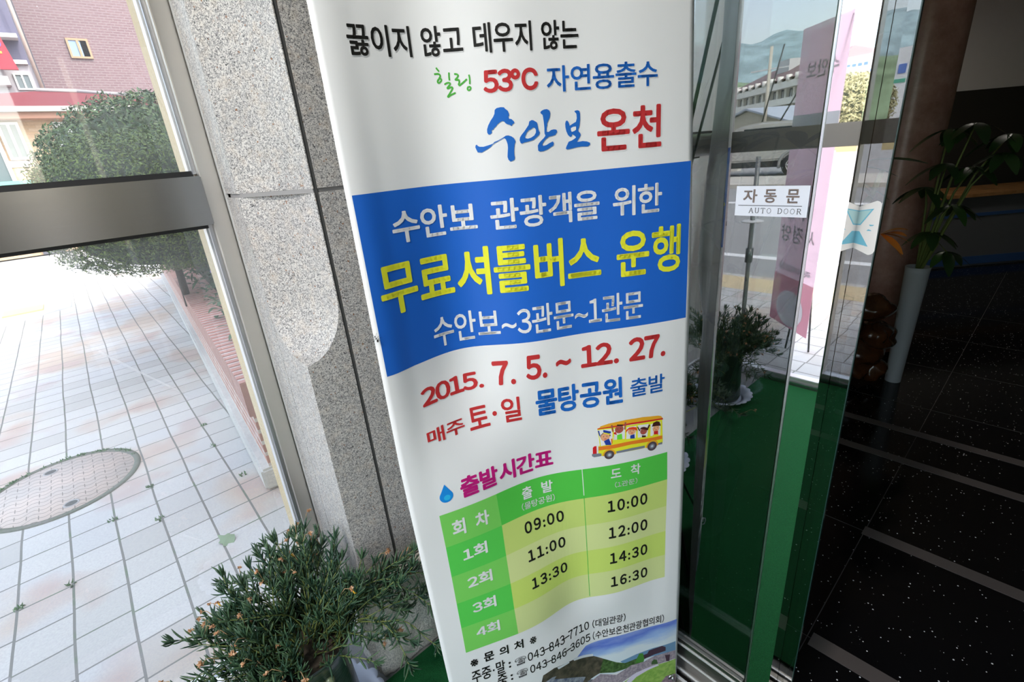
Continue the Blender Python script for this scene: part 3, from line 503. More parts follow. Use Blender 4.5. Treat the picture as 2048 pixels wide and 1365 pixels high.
def room_leaf(bm, base, d, L, W, droop=.3, mi=0, n=6):
    d = Vector(d).normalized(); s = d.cross(Vector((0, 0, 1)));
    if s.length < .01: s = Vector((0, 1, 0))
    s.normalize(); prev = None
    for i in range(n+1):
        t = i/n; c = Vector(base)+d*L*t+Vector((0, 0, -droop*L*t*t)); wd = W*.5*(math.sin(math.pi*min(1, t*.93+.04))**.8)
        a = bm.verts.new(c-s*wd+Vector((0, 0, .12*wd))); b_ = bm.verts.new(c); e = bm.verts.new(c+s*wd+Vector((0, 0, .12*wd)))
        if prev:
            for q in ((prev[0], prev[1], b_, a), (prev[1], prev[2], e, b_)):
                f = bm.faces.new(q); f.material_index = mi; f.smooth = True
        prev = (a, b_, e)
def tallplant():
    root = empty('lobby_plant', (1.52, .72, 0)); tag(root, 'tall broad-leaved plant with an orange trumpet flower close behind the door glass', 'plant')
    rnd = random.Random(11)
    bm = bmesh.new(); lathe(bm, [(.09, 0), (.13, .28), (.135, .30), (.12, .30), (.11, .26), (0, .26)], 28); obj('pot', bm, mat('pot_dark', (.03, .03, .035), .3), root)
    st = bmesh.new(); lf = bmesh.new()
    tips = [(-.02, .05, 1.41), (-.03, .0, 1.40), (-.05, -.08, 1.42), (-.04, -.16, 1.43), (-.05, -.22, 1.40), (-.03, .05, 1.18), (-.02, .02, 1.05), (-.02, .03, .88), (.05, .1, 1.30), (-.06, -.30, 1.34)]
    for i, t in enumerate(tips):
        t = Vector(t); base = Vector((rnd.uniform(-.03, .03), rnd.uniform(-.03, .03), .27)); mid = base.lerp(t, .55)+Vector((.03, .03, .05))
        tube(st, [base, mid, t], [.006, .005, .003], 6)
        for j in range(5 if i < 5 else 6):
            a = rnd.uniform(0, 2*math.pi); room_leaf(lf, t, (math.cos(a)*.35, math.sin(a), rnd.uniform(-.3, .35)), rnd.uniform(.09, .15), rnd.uniform(.04, .06), rnd.uniform(.1, .6))
    tube(st, [(0, 0, .27), (-.02, -.2, .9), (-.05, -.395, 1.28), (-.06, -.41, 1.34)], [.009, .008, .007, .005], 7)
    room_leaf(lf, (-.05, -.37, 1.36), (0, -.9, .1), .12, .055, .2); room_leaf(lf, (-.05, -.37, 1.36), (0, .8, .25), .10, .05, .3)
    obj('stem', st, M['stem_green'], root); obj('foliage', lf, M['room_leaf'], root)
    fl = bmesh.new()
    for k in range(5):
        a = 2*math.pi*k/5; room_leaf(fl, (-.06, -.43, 1.19), (.3*math.cos(a), -.8, .55*math.sin(a)), .060, .030, .35)
    obj('flower', fl, M['orange'], root)
tallplant()
def pachira(name, loc, label, seed, tips, potc, ph, pr):
    rnd = random.Random(seed); root = empty(name, loc); tag(root, label, 'plant')
    bm = bmesh.new(); lathe(bm, [(pr*.7, 0), (pr, ph-.03), (pr*1.05, ph), (pr*.92, ph), (pr*.9, ph-.05), (0, ph-.05)], 28); obj('pot', bm, potc, root)
    st = bmesh.new(); lf = bmesh.new()
    for t in tips:
        t = Vector(t); tube(st, [(0, 0, ph-.06), Vector((0, 0, ph)).lerp(t, .6)+Vector((0, 0, .08)), t], [.008, .005, .003], 6)
        for j in range(6):
            a = 2*math.pi*j/6+rnd.random(); room_leaf(lf, t, (math.cos(a), math.sin(a), -.15), rnd.uniform(.10, .16), rnd.uniform(.045, .06), .5)
    obj('stem', st, M['stem_green'], root); obj('foliage', lf, M['room_leaf'], root)
pachira('lobby_plant', (3.35, .47, 0), 'dark palmate-leaved plant in a tall white pot right of the pink column', 3,
        [(.0, .0, 1.38), (-.05, -.1, 1.40), (.05, -.22, 1.34), (.0, -.02, 1.22), (.02, -.12, 1.2), (-.02, -.22, 1.26), (.0, -.08, 1.02), (.0, -.02, .88), (.0, -.1, .78), (.05, .05, 1.1)], mat('pot_white', (.42, .43, .45), .5), .69, .055)
# ------------------------------------------------------------ the roll banner: surface (t across, z up), printed design laid on it
BA, BE, BN = (.285, .680), (.911, -.412), (.412, .911)
def gs(x, m_, s): return math.exp(-((x-m_)/s)**2)
def bulge(t, z):
    t_ = min(1, max(0, t))
    pt = .036*gs(t, .47, .22)+.004*gs(t, .15, .2); pb = .060*gs(t, .27, .17)+.022*gs(t, .6, .2); pl = .026*gs(t, .57, .13)+.006*gs(t, .85, .15); pq = .022*gs(t, .62, .13)+.007*gs(t, .82, .13)
    e = min(1, min(t_, 1-t_)/.12); e = e*e*(3-2*e)
    zs = (.1, .35, .47, .84, 1.126, 1.7); P = (.8*pq, pq, pl, pt, pb, .6*pb)
    if z <= zs[0]: return e*P[0]
    for i in range(5):
        if z <= zs[i+1] or i == 4:
            k = min(1, max(0, (z-zs[i])/(zs[i+1]-zs[i]))); k = k*k*(3-2*k); return e*(P[i]*(1-k)+P[i+1]*k)
def bw(z): return .604-.031*(z-.1)/1.5
KB = 1.055
def BS(t, z, eps=0):
    q = bulge(t, z)-eps; x = t*bw(z)
    return Vector((KB*(BA[0]+BE[0]*x+BN[0]*q), KB*(BA[1]+BE[1]*x+BN[1]*q), H+KB*(z-H)))
def tl(z): return .022+max(0, (.95-z))*.040
def tr(z): return 1.012-max(0, z-1.2)*.045
PK = 1.38                                            # printed colours are read against the banner white
def ink(name, c): 
    v = [min(.86, x*PK) for x in lin(c)]; return mat('ink_'+name, v, .42, spec=.35)
INK = {'white': (206, 211, 222), 'black': (26, 26, 24), 'red': (172, 44, 46), 'blue': (26, 92, 172), 'yellow': (214, 208, 48), 'magenta': (170, 22, 108), 'green': (66, 150, 52),
       'outline': (222, 224, 230), 'panel': (26, 88, 176), 'tg1': (108, 186, 84), 'tg2': (78, 182, 74), 'ty1': (176, 194, 106), 'ty2': (188, 198, 134), 'ty3': (178, 198, 98), 'head': (74, 176, 66),
       'tline': (70, 170, 66), 'drop': (24, 122, 196), 'drop2': (40, 160, 220),
       'bus_yellow': (226, 204, 44), 'bus_orange': (214, 112, 36), 'bus_roof': (222, 150, 36), 'bus_red': (186, 30, 36), 'bus_grey': (108, 112, 124), 'tyre': (72, 60, 66), 'hub': (170, 178, 186), 'skin': (226, 150, 112), 'skin2': (150, 78, 66), 'navy': (32, 56, 140), 'hair': (60, 28, 24), 'ginger': (206, 62, 28), 'lime': (96, 196, 52), 'glassb': (208, 212, 226),
       'sky1': (172, 190, 206), 'sky2': (112, 136, 200), 'far': (96, 130, 160), 'hill': (66, 66, 58), 'grass': (120, 158, 70), 'wall': (134, 122, 132), 'path': (196, 188, 206), 'tree': (66, 120, 50), 'roofd': (62, 44, 58), 'town': (190, 196, 200), 'hillg': (58, 84, 48), 'river': (96, 104, 120), 'cloud': (212, 216, 214)}
INKM = {}
def im(k):
    if k not in INKM: INKM[k] = ink(k, INK[k])
    return INKM[k]
STAND = empty('banner_stand', tuple(BS(.5, 0))); STAND.location.z = .012
tag(STAND, 'tall white vinyl banner with Korean shuttle bus notice and timetable, standing before the granite pillar', 'banner')
def onb(name, bm, k):
    for v in bm.verts: v.co -= STAND.location
    return obj(name, bm, im(k) if isinstance(k, str) else k, STAND)
def grid(name, ta, tb, z0, z1, eps, k, nu=40, nz=None, par=None):
    """ta, tb: functions or numbers for the left and right edge"""
    fa = ta if callable(ta) else (lambda z: ta); fb = tb if callable(tb) else (lambda z: tb)
    nz = nz or max(2, int((z1-z0)/.02)); bm = bmesh.new(); rows = []
    for j in range(nz+1):
        z = z0+(z1-z0)*j/nz; rows.append([bm.verts.new(BS(fa(z)+(fb(z)-fa(z))*i/nu, z, eps)) for i in range(nu+1)])
    for a, b in zip(rows, rows[1:]):
        for i in range(nu): f = bm.faces.new((a[i], a[i+1], b[i+1], b[i])); f.smooth = True
    return onb(name, bm, k)
def vinyl():
    m = mat('banner_vinyl', [min(.86, x*PK) for x in lin(INK['white'])], .38, spec=.4); return m
sheet = grid('vinyl_sheet', tl, tr, .085, 1.86, 0, vinyl(), 60, 110)
so = sheet.modifiers.new('thickness', 'SOLIDIFY'); so.thickness = .0006; so.offset = -1
grid('blue_panel', lambda z: .0365+.0*z, lambda z: .998, 1.1302, 1.4115, .0002, 'panel', 60)
def poly(name, loops, eps, k, par=None):
    """loops of (t, z); first outer, rest holes; cut fine along t so that it lies on the curved sheet"""
    pts = [Vector((p[0]*.59, p[1], 0)) for lp in loops for p in lp]
    tris = tessellate_polygon([[Vector((p[0]*.59, p[1], 0)) for p in lp] for lp in loops])
    bm = bmesh.new(); vs = [bm.verts.new(p) for p in pts]
    for t in tris:
        try: bm.faces.new([vs[i] for i in t])
        except Exception: pass
    bmesh.ops.recalc_face_normals(bm, faces=bm.faces)
    if max(p.x for p in pts)-min(p.x for p in pts) > .012:
        for i in range(1, 90):
            g = bm.verts[:]+bm.edges[:]+bm.faces[:]
            x = min(p.x for p in pts)+i*.008
            if x > max(p.x for p in pts): break
            bmesh.ops.bisect_plane(bm, geom=g, plane_co=(x, 0, 0), plane_no=(1, 0, 0))
    for v in bm.verts: v.co = BS(v.co.x/.59, v.co.y, eps)
    return onb(name, bm, k)
WIDE = {c: chr(ord(c)+0xFEE0) for c in '0123456789-()'}
ADV = {':': .34, '.': .30, '-': .42, '~': .62, '(': .36, ')': .36, '·': .40, ' ': .36, '1': .54, '☎': 1.05, '※': 1.0, '℃': 1.0}
GC = {}
def glyphs(s, bold):
    """one glyph after another with its own advance; weight by laying shifted copies over one another"""
    out = bmesh.new(); pen = 0; wide = .76 if (':' in s and len(s) > 2) else (.66 if '-' in s else None)
    for ch in s:
        adv = wide if (wide and ch.isdigit()) else ADV.get(ch, .56 if ch in WIDE else .90)
        if ch != ' ':
            if ch not in GC:
                b = glyph1(WIDE.get(ch, ch)); GC[ch] = ([tuple(v.co) for v in b.verts], [[v.index for v in f.verts] for f in b.faces]); b.free()
            vs, fs = GC[ch]; cx = (min(v[0] for v in vs)+max(v[0] for v in vs))/2; cy = 0
            n = 0 if bold <= .004 else 8
            for q in range(n+1):
                dx, dy = (0, 0) if q == n else (bold*math.cos(2*math.pi*q/8), bold*math.sin(2*math.pi*q/8))
                nv = [out.verts.new((v[0]-cx+pen+adv/2+dx, v[1]+dy, 0)) for v in vs]
                for f in fs: out.faces.new([nv[i] for i in f])
        pen += adv
    return out
def glyph1(s, bold=0):
    c = bpy.data.curves.new('t', 'FONT'); c.body = s; c.size = 1; c.offset = bold; c.resolution_u = 3; 
    o = bpy.data.objects.new('t', c); col.objects.link(o); bpy.context.view_layer.update()
    dg = bpy.context.evaluated_depsgraph_get(); me = bpy.data.meshes.new_from_object(o.evaluated_get(dg))
    bm = bmesh.new(); bm.from_mesh(me); bm.verts.index_update(); bpy.data.meshes.remove(me); bpy.data.objects.remove(o); bpy.data.curves.remove(c); return bm
def lettering(s, t0, t1, z0, z1, k, out, bold):
    bm = glyphs(s, bold); xs = [v.co.x for v in bm.verts]; ys = [v.co.y for v in bm.verts]
    x0, x1, y0, y1 = min(xs), max(xs), min(ys), max(ys)
    def place(b, eps):
        n = int((t1-t0)*.59/.009)
        for i in range(1, n):
            bmesh.ops.bisect_plane(b, geom=b.verts[:]+b.edges[:]+b.faces[:], plane_co=(x0+(x1-x0)*i/n, 0, 0), plane_no=(1, 0, 0))
        for v in b.verts: v.co = BS(t0+(t1-t0)*(v.co.x-x0)/(x1-x0), z0+(z1-z0)*(v.co.y-y0)/(y1-y0), eps)
    place(bm, .0009)
    o = onb('lettering', bm, k); o['label'] = 'printed text in %s' % k
    if out:
        b2 = glyphs(s, bold+.030); place(b2, .0005); onb('lettering_outline', b2, 'outline')
BOLD = {'무료셔틀버스 운행': .020, '수안보 관광객을 위한': .018, '수안보~3관문~1관문': .012, '온천': .022, '043-843-7710': .014, '043-846-3605': .014, '끓이지 않고 데우지 않는': .018}
for a in TXT: lettering(*a[:7], BOLD.get(a[0], a[7]))
for c in CAL: poly('brush_lettering', [c], .0009, 'blue')
poly('brush_lettering', list(RING), .0009, 'blue'); poly('brush_lettering', [HOLE], .0012, 'outline')
def stroke(name, pts, wd, eps, k):
    bm = bmesh.new(); P = [Vector((p[0]*.59, p[1])) for p in pts]
    Q = []
    for i in range(len(P)-1):                        # smooth the stroke
        p0, p1, p2, p3 = P[max(0, i-1)], P[i], P[i+1], P[min(len(P)-1, i+2)]
        for j in range(5):
            t = j/5; Q.append(.5*((2*p1)+(-p0+p2)*t+(2*p0-5*p1+4*p2-p3)*t*t+(-p0+3*p1-3*p2+p3)*t**3))
    Q.append(P[-1]); prev = None
    for i, q in enumerate(Q):
        d = (Q[min(i+1, len(Q)-1)]-Q[max(0, i-1)]).normalized(); n_ = Vector((-d.y, d.x))*wd*(.75 if i in (0, len(Q)-1) else 1)
        a, b = [bm.verts.new(BS((q+s*n_).x/.59, (q+s*n_).y, eps)) for s in (-1, 1)]
        if prev: bm.faces.new((prev[0], prev[1], b, a))
        prev = (a, b)
    return onb(name, bm, k)
for h in HIL: stroke('handwritten_lettering', h, .00115, .00055, 'green')
# timetable
def lerp2(L, z):
    L = sorted(L, key=lambda p: p[1])
    if z <= L[0][1]: return L[0][0]
    for a, b in zip(L, L[1:]):
        if z <= b[1]: return a[0]+(b[0]-a[0])*(z-a[1])/(b[1]-a[1])
    return L[-1][0]
La, Ma, Ca, Ra = [(lambda z, L=TAB[q]: lerp2(L, z)) for q in 'LMCR']
ZR = [.8300, .7530, .6790, .6080, .5400, .4670]; ZR2 = [.835, .7640, .6915, .6195, .5480, .4780]
for i in range(5):
    grid('timetable_cell', La, Ma, ZR[i+1], ZR[i], .0002, 'tg1' if i % 2 == 0 else 'tg2', 16, 4)
def slantcell(i, k):
    for fa, fb in ((Ma, Ra),):
        bm = bmesh.new(); rows = []; n = 44
        for j in range(4):
            r = []
            for q in range(n+1):
                u = q/n; zt = (ZR[i-1] if i == 1 else ZR[i])*(1-u)+ZR2[i]*u if i else 0
                zt = ZR[i]*(1-u)+ZR2[i]*u; zb = ZR[i+1]*(1-u)+ZR2[i+1]*u; z = zb+(zt-zb)*j/3
                r.append(bm.verts.new(BS(fa(z)+(fb(z)-fa(z))*u, z, .0002)))
            rows.append(r)
        for a, b in zip(rows, rows[1:]):
            for q in range(n): bm.faces.new((a[q], a[q+1], b[q+1], b[q]))
        onb('timetable_cell', bm, k)
slantcell(0, 'head')
for i, k in ((1, 'ty1'), (2, 'ty2'), (3, 'ty3'), (4, 'ty2')): slantcell(i, k)
poly('column_rule', [[(.6200, .834), (.6225, .834), (.6250, .766), (.6225, .766)]], .0004, 'outline')
poly('column_rule', [[(.6225, .7655), (.6248, .7655), (.6285, .4765), (.6262, .4765)]], .0004, 'tline')
# water drop
dc, rr = (.1438, .8675), .0130
pts = [(dc[0]+rr*math.sin(a)/.59, dc[1]-rr*math.cos(a)) for a in [R(-130+260*i/24) for i in range(25)]]
o1 = poly('water_drop', [pts+[(dc[0]-.001, dc[1]+.0255)]], 0.00055, 'drop')
poly('water_drop_shine', [[(dc[0]+.5*rr*math.cos(a)/.59+.002, dc[1]-.003+.45*rr*math.sin(a)) for a in [R(30*i) for i in range(12)]]], 0.00065, 'drop2')
# bus picture
def bp(key, k, e, name='bus_picture'): poly(name, [BUS[key]], e, k)
cx_, cz_ = sum(p[0] for p in BUS['body'])/len(BUS['body']), sum(p[1] for p in BUS['body'])/len(BUS['body'])
bp('body', 'bus_yellow', 0.00040); bp('roof', 'bus_roof', 0.00045); bp('red', 'bus_red', 0.00050); bp('or1', 'bus_orange', 0.00050)
for g in ('grey', 'grey2', 'grey3'): bp(g, 'bus_grey', 0.00050)
bp('redl', 'bus_red', 0.00055); bp('wh', 'glassb', 0.00055)
for g in ('w1', 'w2', 'w3', 'w4', 'w5'): bp(g, 'glassb', 0.00050)
def disc(c, r, e, k, name='bus_picture', a0=0, a1=360, sq=1):
    poly(name, [[(c[0]+r*math.cos(R(a0+(a1-a0)*i/20))/.59, c[1]+sq*r*math.sin(R(a0+(a1-a0)*i/20))) for i in range(20 if a1-a0 == 360 else 21)]], e, k)
for q in ('1', '2'):
    c, r = BUSC['wheel'+q]; disc(c, r*1.32, 0.00055, 'bus_roof', a0=-5, a1=185); disc(c, r, 0.00060, 'tyre'); disc(c, r*.55, 0.00065, 'bus_grey'); disc(*BUSC['hub'+q], 0.00070, 'hub')
for q, k, hk in (('h1', 'skin', 'hair'), ('h2', 'skin2', 'hair'), ('h3', 'skin', None), ('h4', 'skin2', None), ('h5', 'skin', None)):
    c, r = PPL[q]
    if hk and q == 'h1': disc((c[0]+.001, c[1]+0.00055), r*1.02, 0.00060, 'hair', a0=0, a1=180)
    disc(c, r*.9, 0.00065, k)
    for s in (-1, 1): disc((c[0]+s*r*.32/.59, c[1]+r*.15), r*.09, 0.00075, 'hair')
    disc((c[0], c[1]-r*.35), r*.26, 0.00070, 'bus_red', a0=180, a1=360, sq=.6)
for key, k in dict(b1='navy', b2='lime', b2l='bus_red', b3='navy', b4='hair', b5='bus_red', a1='navy', a2='skin2', a2r='skin2', a4='hair', a4r='hair', cap='navy', capv='bus_yellow', hair2='hair', hair3='ginger', hair4='hair', hair5='hair', seat='bus_orange', ring5='bus_yellow').items():
    poly('bus_picture', [EX[key]], 0.00080, k)
bmB = glyphs('B', .03); xs = [v.co.x for v in bmB.verts]; ys = [v.co.y for v in bmB.verts]
for v in bmB.verts: v.co = BS(.7335+.0075*(v.co.x-min(xs))/(max(xs)-min(xs)), .8935+.0075*(v.co.y-min(ys))/(max(ys)-min(ys)), 0.00090)
onb('lettering', bmB, 'outline')
# printed landscape along the foot of the banner
def scenic():
    m = mat('ink_sky', (.5, .6, .7), .42, spec=.35); k = NB(m); tc = k.n('ShaderNodeTexCoord'); sp_ = k.n('ShaderNodeSeparateXYZ'); k.l(tc.outputs['Object'], sp_.inputs[0])
    zz = k.math('ADD', k.math('ADD', sp_.outputs[2], k.math('MULTIPLY', sp_.outputs[0], -.06)), k.math('MULTIPLY', k.math('SUBTRACT', k.noise(k.coord(scale=(5, 5, 16)), 1.6, 5), .5), .09))
    k.base(k.ramp(k.math('MULTIPLY', k.math('SUBTRACT', zz, .17), 8.0), [(0, [x*PK for x in lin((190, 200, 206))]), (.18, [x*PK for x in lin((140, 166, 204))]), (.45, [x*PK for x in lin((84, 108, 186))]), (.75, [x*PK for x in lin((150, 166, 200))]), (1, [min(.86, x*PK) for x in lin((200, 207, 218))])])); return m
def dapple(name, a, b, s=90):
    m = mat('ink_'+name, a, .42, spec=.35); k = NB(m); v = k.coord()
    k.base(k.mix(k.ramp(k.noise(v, s, 5), [(.38, (0,)), (.62, (1,))]), [x*PK for x in lin(a)], [x*PK for x in lin(b)])); return m
def sp(key, k, e, name='printed_landscape'): poly(name, [SCN[key]], e, k)
skym = scenic()
poly('printed_landscape', [[(.60, .318), (.80, .322), (.93, .322), (1.004, .322), (1.004, .19), (.50, .19), (.48, .26)]], 0.00020, skym)
sp('blue', skym, 0.00025); sp('far', 'far', 0.00030)
sp('hill', dapple('hill', (54, 52, 44), (86, 78, 66), 60), 0.00035); sp('river', dapple('river', (78, 88, 110), (150, 156, 164), 70), 0.00040)
poly('printed_landscape', [[SCN['hill'][4], SCN['hill'][5], SCN['hill'][6], SCN['hill'][7], SCN['hill'][8], SCN['hill'][9], SCN['hill'][10], SCN['hill'][11], SCN['hill'][3]]], 0.00040, dapple('woods', (44, 66, 34), (78, 104, 60), 120))
ZB = .0855
poly('printed_landscape', [[(.30, ZB), (.30, .20), (.42, .235), (.60, .20), (.70, .16), (.80, ZB)]], 0.00030, dapple('foreground', (60, 66, 76), (120, 124, 132), 40))
sp('grass', dapple('grass', (112, 150, 66), (140, 170, 84), 80), 0.00045); poly('printed_landscape', [[SCN['grass'][0], SCN['grass'][4], (1.004, ZB), (.66, ZB)]], 0.00045, dapple('grass2', (112, 150, 66), (134, 166, 80), 80))
sp('wall', dapple('fortress', (120, 110, 122), (158, 146, 152), 160), 0.00050); sp('path', 'path', 0.00055); sp('arch', 'hillg', 0.00060)
sp('tree', 'tree', 0.00060); sp('roof', 'roofd', 0.00065); sp('pav', 'roofd', 0.00065); sp('town', 'town', 0.00055); sp('town2', 'town', 0.00055)
sp('rocks', dapple('rocks', (110, 90, 100), (150, 130, 138), 120), 0.00070)
# carrying frame behind the sheet
def frame():
    def loc(v): return Vector(v)-STAND.location
    back = Vector((BN[0], BN[1], 0))
    hub = BS(.5, .78)+back*.13
    bm = bmesh.new(); blob(bm, loc(hub), .022); tube(bm, [loc(hub-Vector((0, 0, .16))), loc(hub+Vector((0, 0, .16)))], .012, 10); obj('hub', bm, M['dark_metal'], STAND)
    for t, z in ((.03, 1.84), (.985, 1.84), (.075, .105), (1.0, .105)):
        bm = bmesh.new(); e = BS(t, z)+back*.004; tube(bm, [loc(hub), loc(hub.lerp(e, .5)+back*.03), loc(e)], .004, 8); obj('arm', bm, M['dark_metal'], STAND)
    for p in ((BS(.5, .08)+back*.02), (BS(.25, .08)+back*.20), (BS(.8, .08)+back*.20)):
        q = Vector((p.x, p.y, .014)); bm = bmesh.new(); tube(bm, [loc(hub), loc(q)], .007, 8); obj('leg', bm, M['dark_metal'], STAND)
    for t, z in ((.982, .112), (.082, .112)):
        bm = bmesh.new(); c = BS(t, z, .0025); ax = Vector((-BN[0], -BN[1], 0)); s_ = Vector((BE[0], BE[1], 0))
        tube(bm, [loc(c+(s_*math.cos(a)+Vector((0, 0, 1))*math.sin(a))*.0075) for a in [R(20*i) for i in range(19)]], .0022, 8, cap=False); obj('eyelet', bm, M['alu'], STAND)
        bm = bmesh.new(); tube(bm, [loc(c+ax*.006+Vector((0, 0, .010))), loc(c+ax*.010), loc(c+ax*.006+s_*.006+Vector((0, 0, -.014))), loc(c-ax*.01+s_*.012+Vector((0, 0, -.02)))], .0022, 8); obj('hook', bm, M['alu'], STAND)
frame()
# lettering of the door sticker (on the pane facing the vestibule: text runs towards -y)
def stick():
    def put(s, y0, y1, z0, z1, bold, k, x=1.0077):

        bm = glyphs(s, bold); xs = [v.co.x for v in bm.verts]; ys = [v.co.y for v in bm.verts]
        for v in bm.verts: v.co = Vector((x, y0+(y1-y0)*(v.co.x-min(xs))/(max(xs)-min(xs)), z0+(z1-z0)*(v.co.y-min(ys))/(max(ys)-min(ys))))
        dsc(bm, True, STK_O); obj('lettering', bm, k, STK)
    br = mat('sticker_brown', (.22, .165, .14), .5); dk = mat('sticker_dark', (.09, .09, .095), .5)
    for s, a, b in (('자', .4355, .4085), ('동', .3960, .3730), ('문', .3560, .3330)): put(s, a, b, 1.3185, 1.3440, .022, dk); put(s, a, b, 1.3185, 1.3440, .004, br, 1.0074)
    bm = bmesh.new(); box(bm, 1.0074, 1.0078, .3270, .4440, 1.3128, 1.3139); dsc(bm, True, STK_O); obj('rule', bm, dk, STK)
    # serifed capitals drawn with strokes
    G = {'A': [[(0, 0), (.5, 1), (1, 0)], [(.22, .38), (.78, .38)], [(-.15, 0), (.2, 0)], [(.75, 0), (1.18, 0)]],
         'U': [[(.1, 1), (.1, .3), (.3, .03), (.7, .03), (.9, .3), (.9, 1)], [(-.1, 1), (.3, 1)], [(.7, 1), (1.1, 1)]],
         'T': [[(.5, 0), (.5, 1)], [(0, .8), (0, 1), (1, 1), (1, .8)], [(.3, 0), (.7, 0)]],
         'O': [[(.5+.5*math.cos(R(a)), .5+.5*math.sin(R(a))) for a in range(0, 361, 30)]],
         'D': [[(.15, 0), (.15, 1), (.6, 1), (.95, .75), (1, .5), (.95, .25), (.6, 0), (.15, 0)], [(-.05, 0), (.3, 0)], [(-.05, 1), (.3, 1)]],
         'R': [[(.15, 0), (.15, 1), (.65, 1), (.85, .8), (.8, .6), (.6, .5), (.15, .5)], [(.5, .5), (.95, 0), (1.15, 0)], [(-.05, 0), (.35, 0)], [(-.05, 1), (.3, 1)]]}
    bm = bmesh.new(); y = .4215; h = .0095; wd = .0072
    for chh in 'AUTO DOOR':
        if chh == ' ': y -= .0085; continue
        for st in G[chh]:
            for a, b in zip(st, st[1:]):
                A = Vector((y-a[0]*wd, 1.2990+a[1]*h)); B = Vector((y-b[0]*wd, 1.2990+b[1]*h)); d = (B-A).normalized()
                thick = .00065 if abs(d.y) > .6 and chh not in 'O' else .00038
                n_ = Vector((-d.y, d.x))*thick
                bm.faces.new([bm.verts.new((1.0076, q.x, q.y)) for q in (A-n_, B-n_, B+n_, A+n_)])
        y -= .0112
    dsc(bm, True, STK_O); obj('lettering', bm, dk, STK)
stick()
# a black ant on the left margin of the banner
def ant():
    root = empty('ant', tuple(BS(.0275, 1.1990, .004))); tag(root, 'small black ant crawling on the left edge of the white banner', 'ant')
    s_ = Vector((BE[0], BE[1], 0)); u = Vector((0, 0, 1)); o = Vector((-BN[0], -BN[1], 0)); bm = bmesh.new()
    def P(a, b, c=0): return s_*a+u*b+o*c
    for a, b, r, k in ((.0016, -.0042, .0019, 1.35), (.0, .0, .0011, 1.5), (-.0012, .0036, .0013, 1.1)): 
        mt = Matrix.Translation(P(a, b)) @ Matrix.Diagonal((r*.8, r*.8, r*k, 1)); bmesh.ops.create_icosphere(bm, subdivisions=2, radius=1, matrix=mt)
    obj('body', bm, mat('ant_black', (.006, .005, .005), .3), root)
    for sg in (-1, 1):
        for dz0, dx, dz in ((.001, .0075, .0045), (.0, .0085, -.0005), (-.001, .007, -.006)):
            b2 = bmesh.new(); tube(b2, [P(0, dz0), P(sg*dx*.5, dz*.5+.001, .0015), P(sg*dx, dz, -.0025)], .00022, 5); obj('leg', b2, bpy.data.materials['ant_black'], root)
        b2 = bmesh.new(); tube(b2, [P(-.0012, .0045), P(-.0012+sg*.002, .0065, .001), P(-.001+sg*.003, .0095)], .00015, 5); obj('antenna', b2, bpy.data.materials['ant_black'], root)
ant()
# ------------------------------------------------------------ outside: ground
ZO = -.08
def paving():
    m = mat('paving_stone', (.5, .5, .48), .75); k = NB(m)
    tc = k.n('ShaderNodeTexCoord'); sp = k.n('ShaderNodeSeparateXYZ'); v0 = tc.outputs['Object']
    wob = k.n('ShaderNodeTexNoise'); wob.inputs['Scale'].default_value = 1.3; k.l(v0, wob.inputs['Vector'])
    ad = k.n('ShaderNodeVectorMath', operation='MULTIPLY_ADD'); ad.inputs[1].default_value = (.02, .02, 0); k.l(wob.outputs['Color'], ad.inputs[0]); k.l(v0, ad.inputs[2])
    k.l(ad.outputs[0], sp.inputs[0])
    X = k.math('DIVIDE', k.math('ADD', sp.outputs[0], .10-.01+3.46), .1735); Y = k.math('DIVIDE', k.math('ADD', sp.outputs[1], -2.26-.01+18.3), .183)
    cx = k.math('FLOOR', X); 
    jit = k.n('ShaderNodeTexWhiteNoise', noise_dimensions='1D'); k.l(cx, jit.inputs['W'])
    Y = k.math('ADD', Y, k.math('MULTIPLY', k.math('SUBTRACT', jit.outputs['Value'], .5), .12))
    cy = k.math('FLOOR', Y); fx = k.math('FRACT', X); fy = k.math('FRACT', Y)
    ex = k.math('MINIMUM', fx, k.math('SUBTRACT', 1, fx)); ey = k.math('MINIMUM', fy, k.math('SUBTRACT', 1, fy))
    jx = k.math('LESS_THAN', ex, .026); jy = k.math('LESS_THAN', ey, .020); j = k.math('MAXIMUM', jx, jy)
    cb = k.n('ShaderNodeCombineXYZ'); k.l(cx, cb.inputs[0]); k.l(cy, cb.inputs[1])
    wn = k.n('ShaderNodeTexWhiteNoise', noise_dimensions='3D'); k.l(cb.outputs[0], wn.inputs['Vector'])
    c = k.ramp(wn.outputs['Value'], [(0, (.44, .43, .40)), (.5, (.54, .53, .50)), (1, (.49, .49, .48))])
    big = k.noise(v0, 1.1, 3); c = k.mix(k.ramp(big, [(.50, (0,)), (.62, (.75,))]), c, (.50, .38, .27))
    c = k.mix(k.ramp(k.noise(v0, 2.2, 3), [(.55, (0,)), (.68, (.55,))]), c, (.42, .30, .28))
    c = k.mix(k.ramp(k.noise(v0, 140, 3), [(.35, (.35,)), (.6, (0,))]), c, (.33, .33, .33))
    jc = k.mix(k.ramp(k.noise(v0, 9, 3), [(.55, (0,)), (.7, (1,))]), (.17, .165, .15), (.12, .16, .10))
    c = k.mix(j, c, jc); k.base(c); k.bump(k.math('SUBTRACT', 1, j), .5, .006); return m
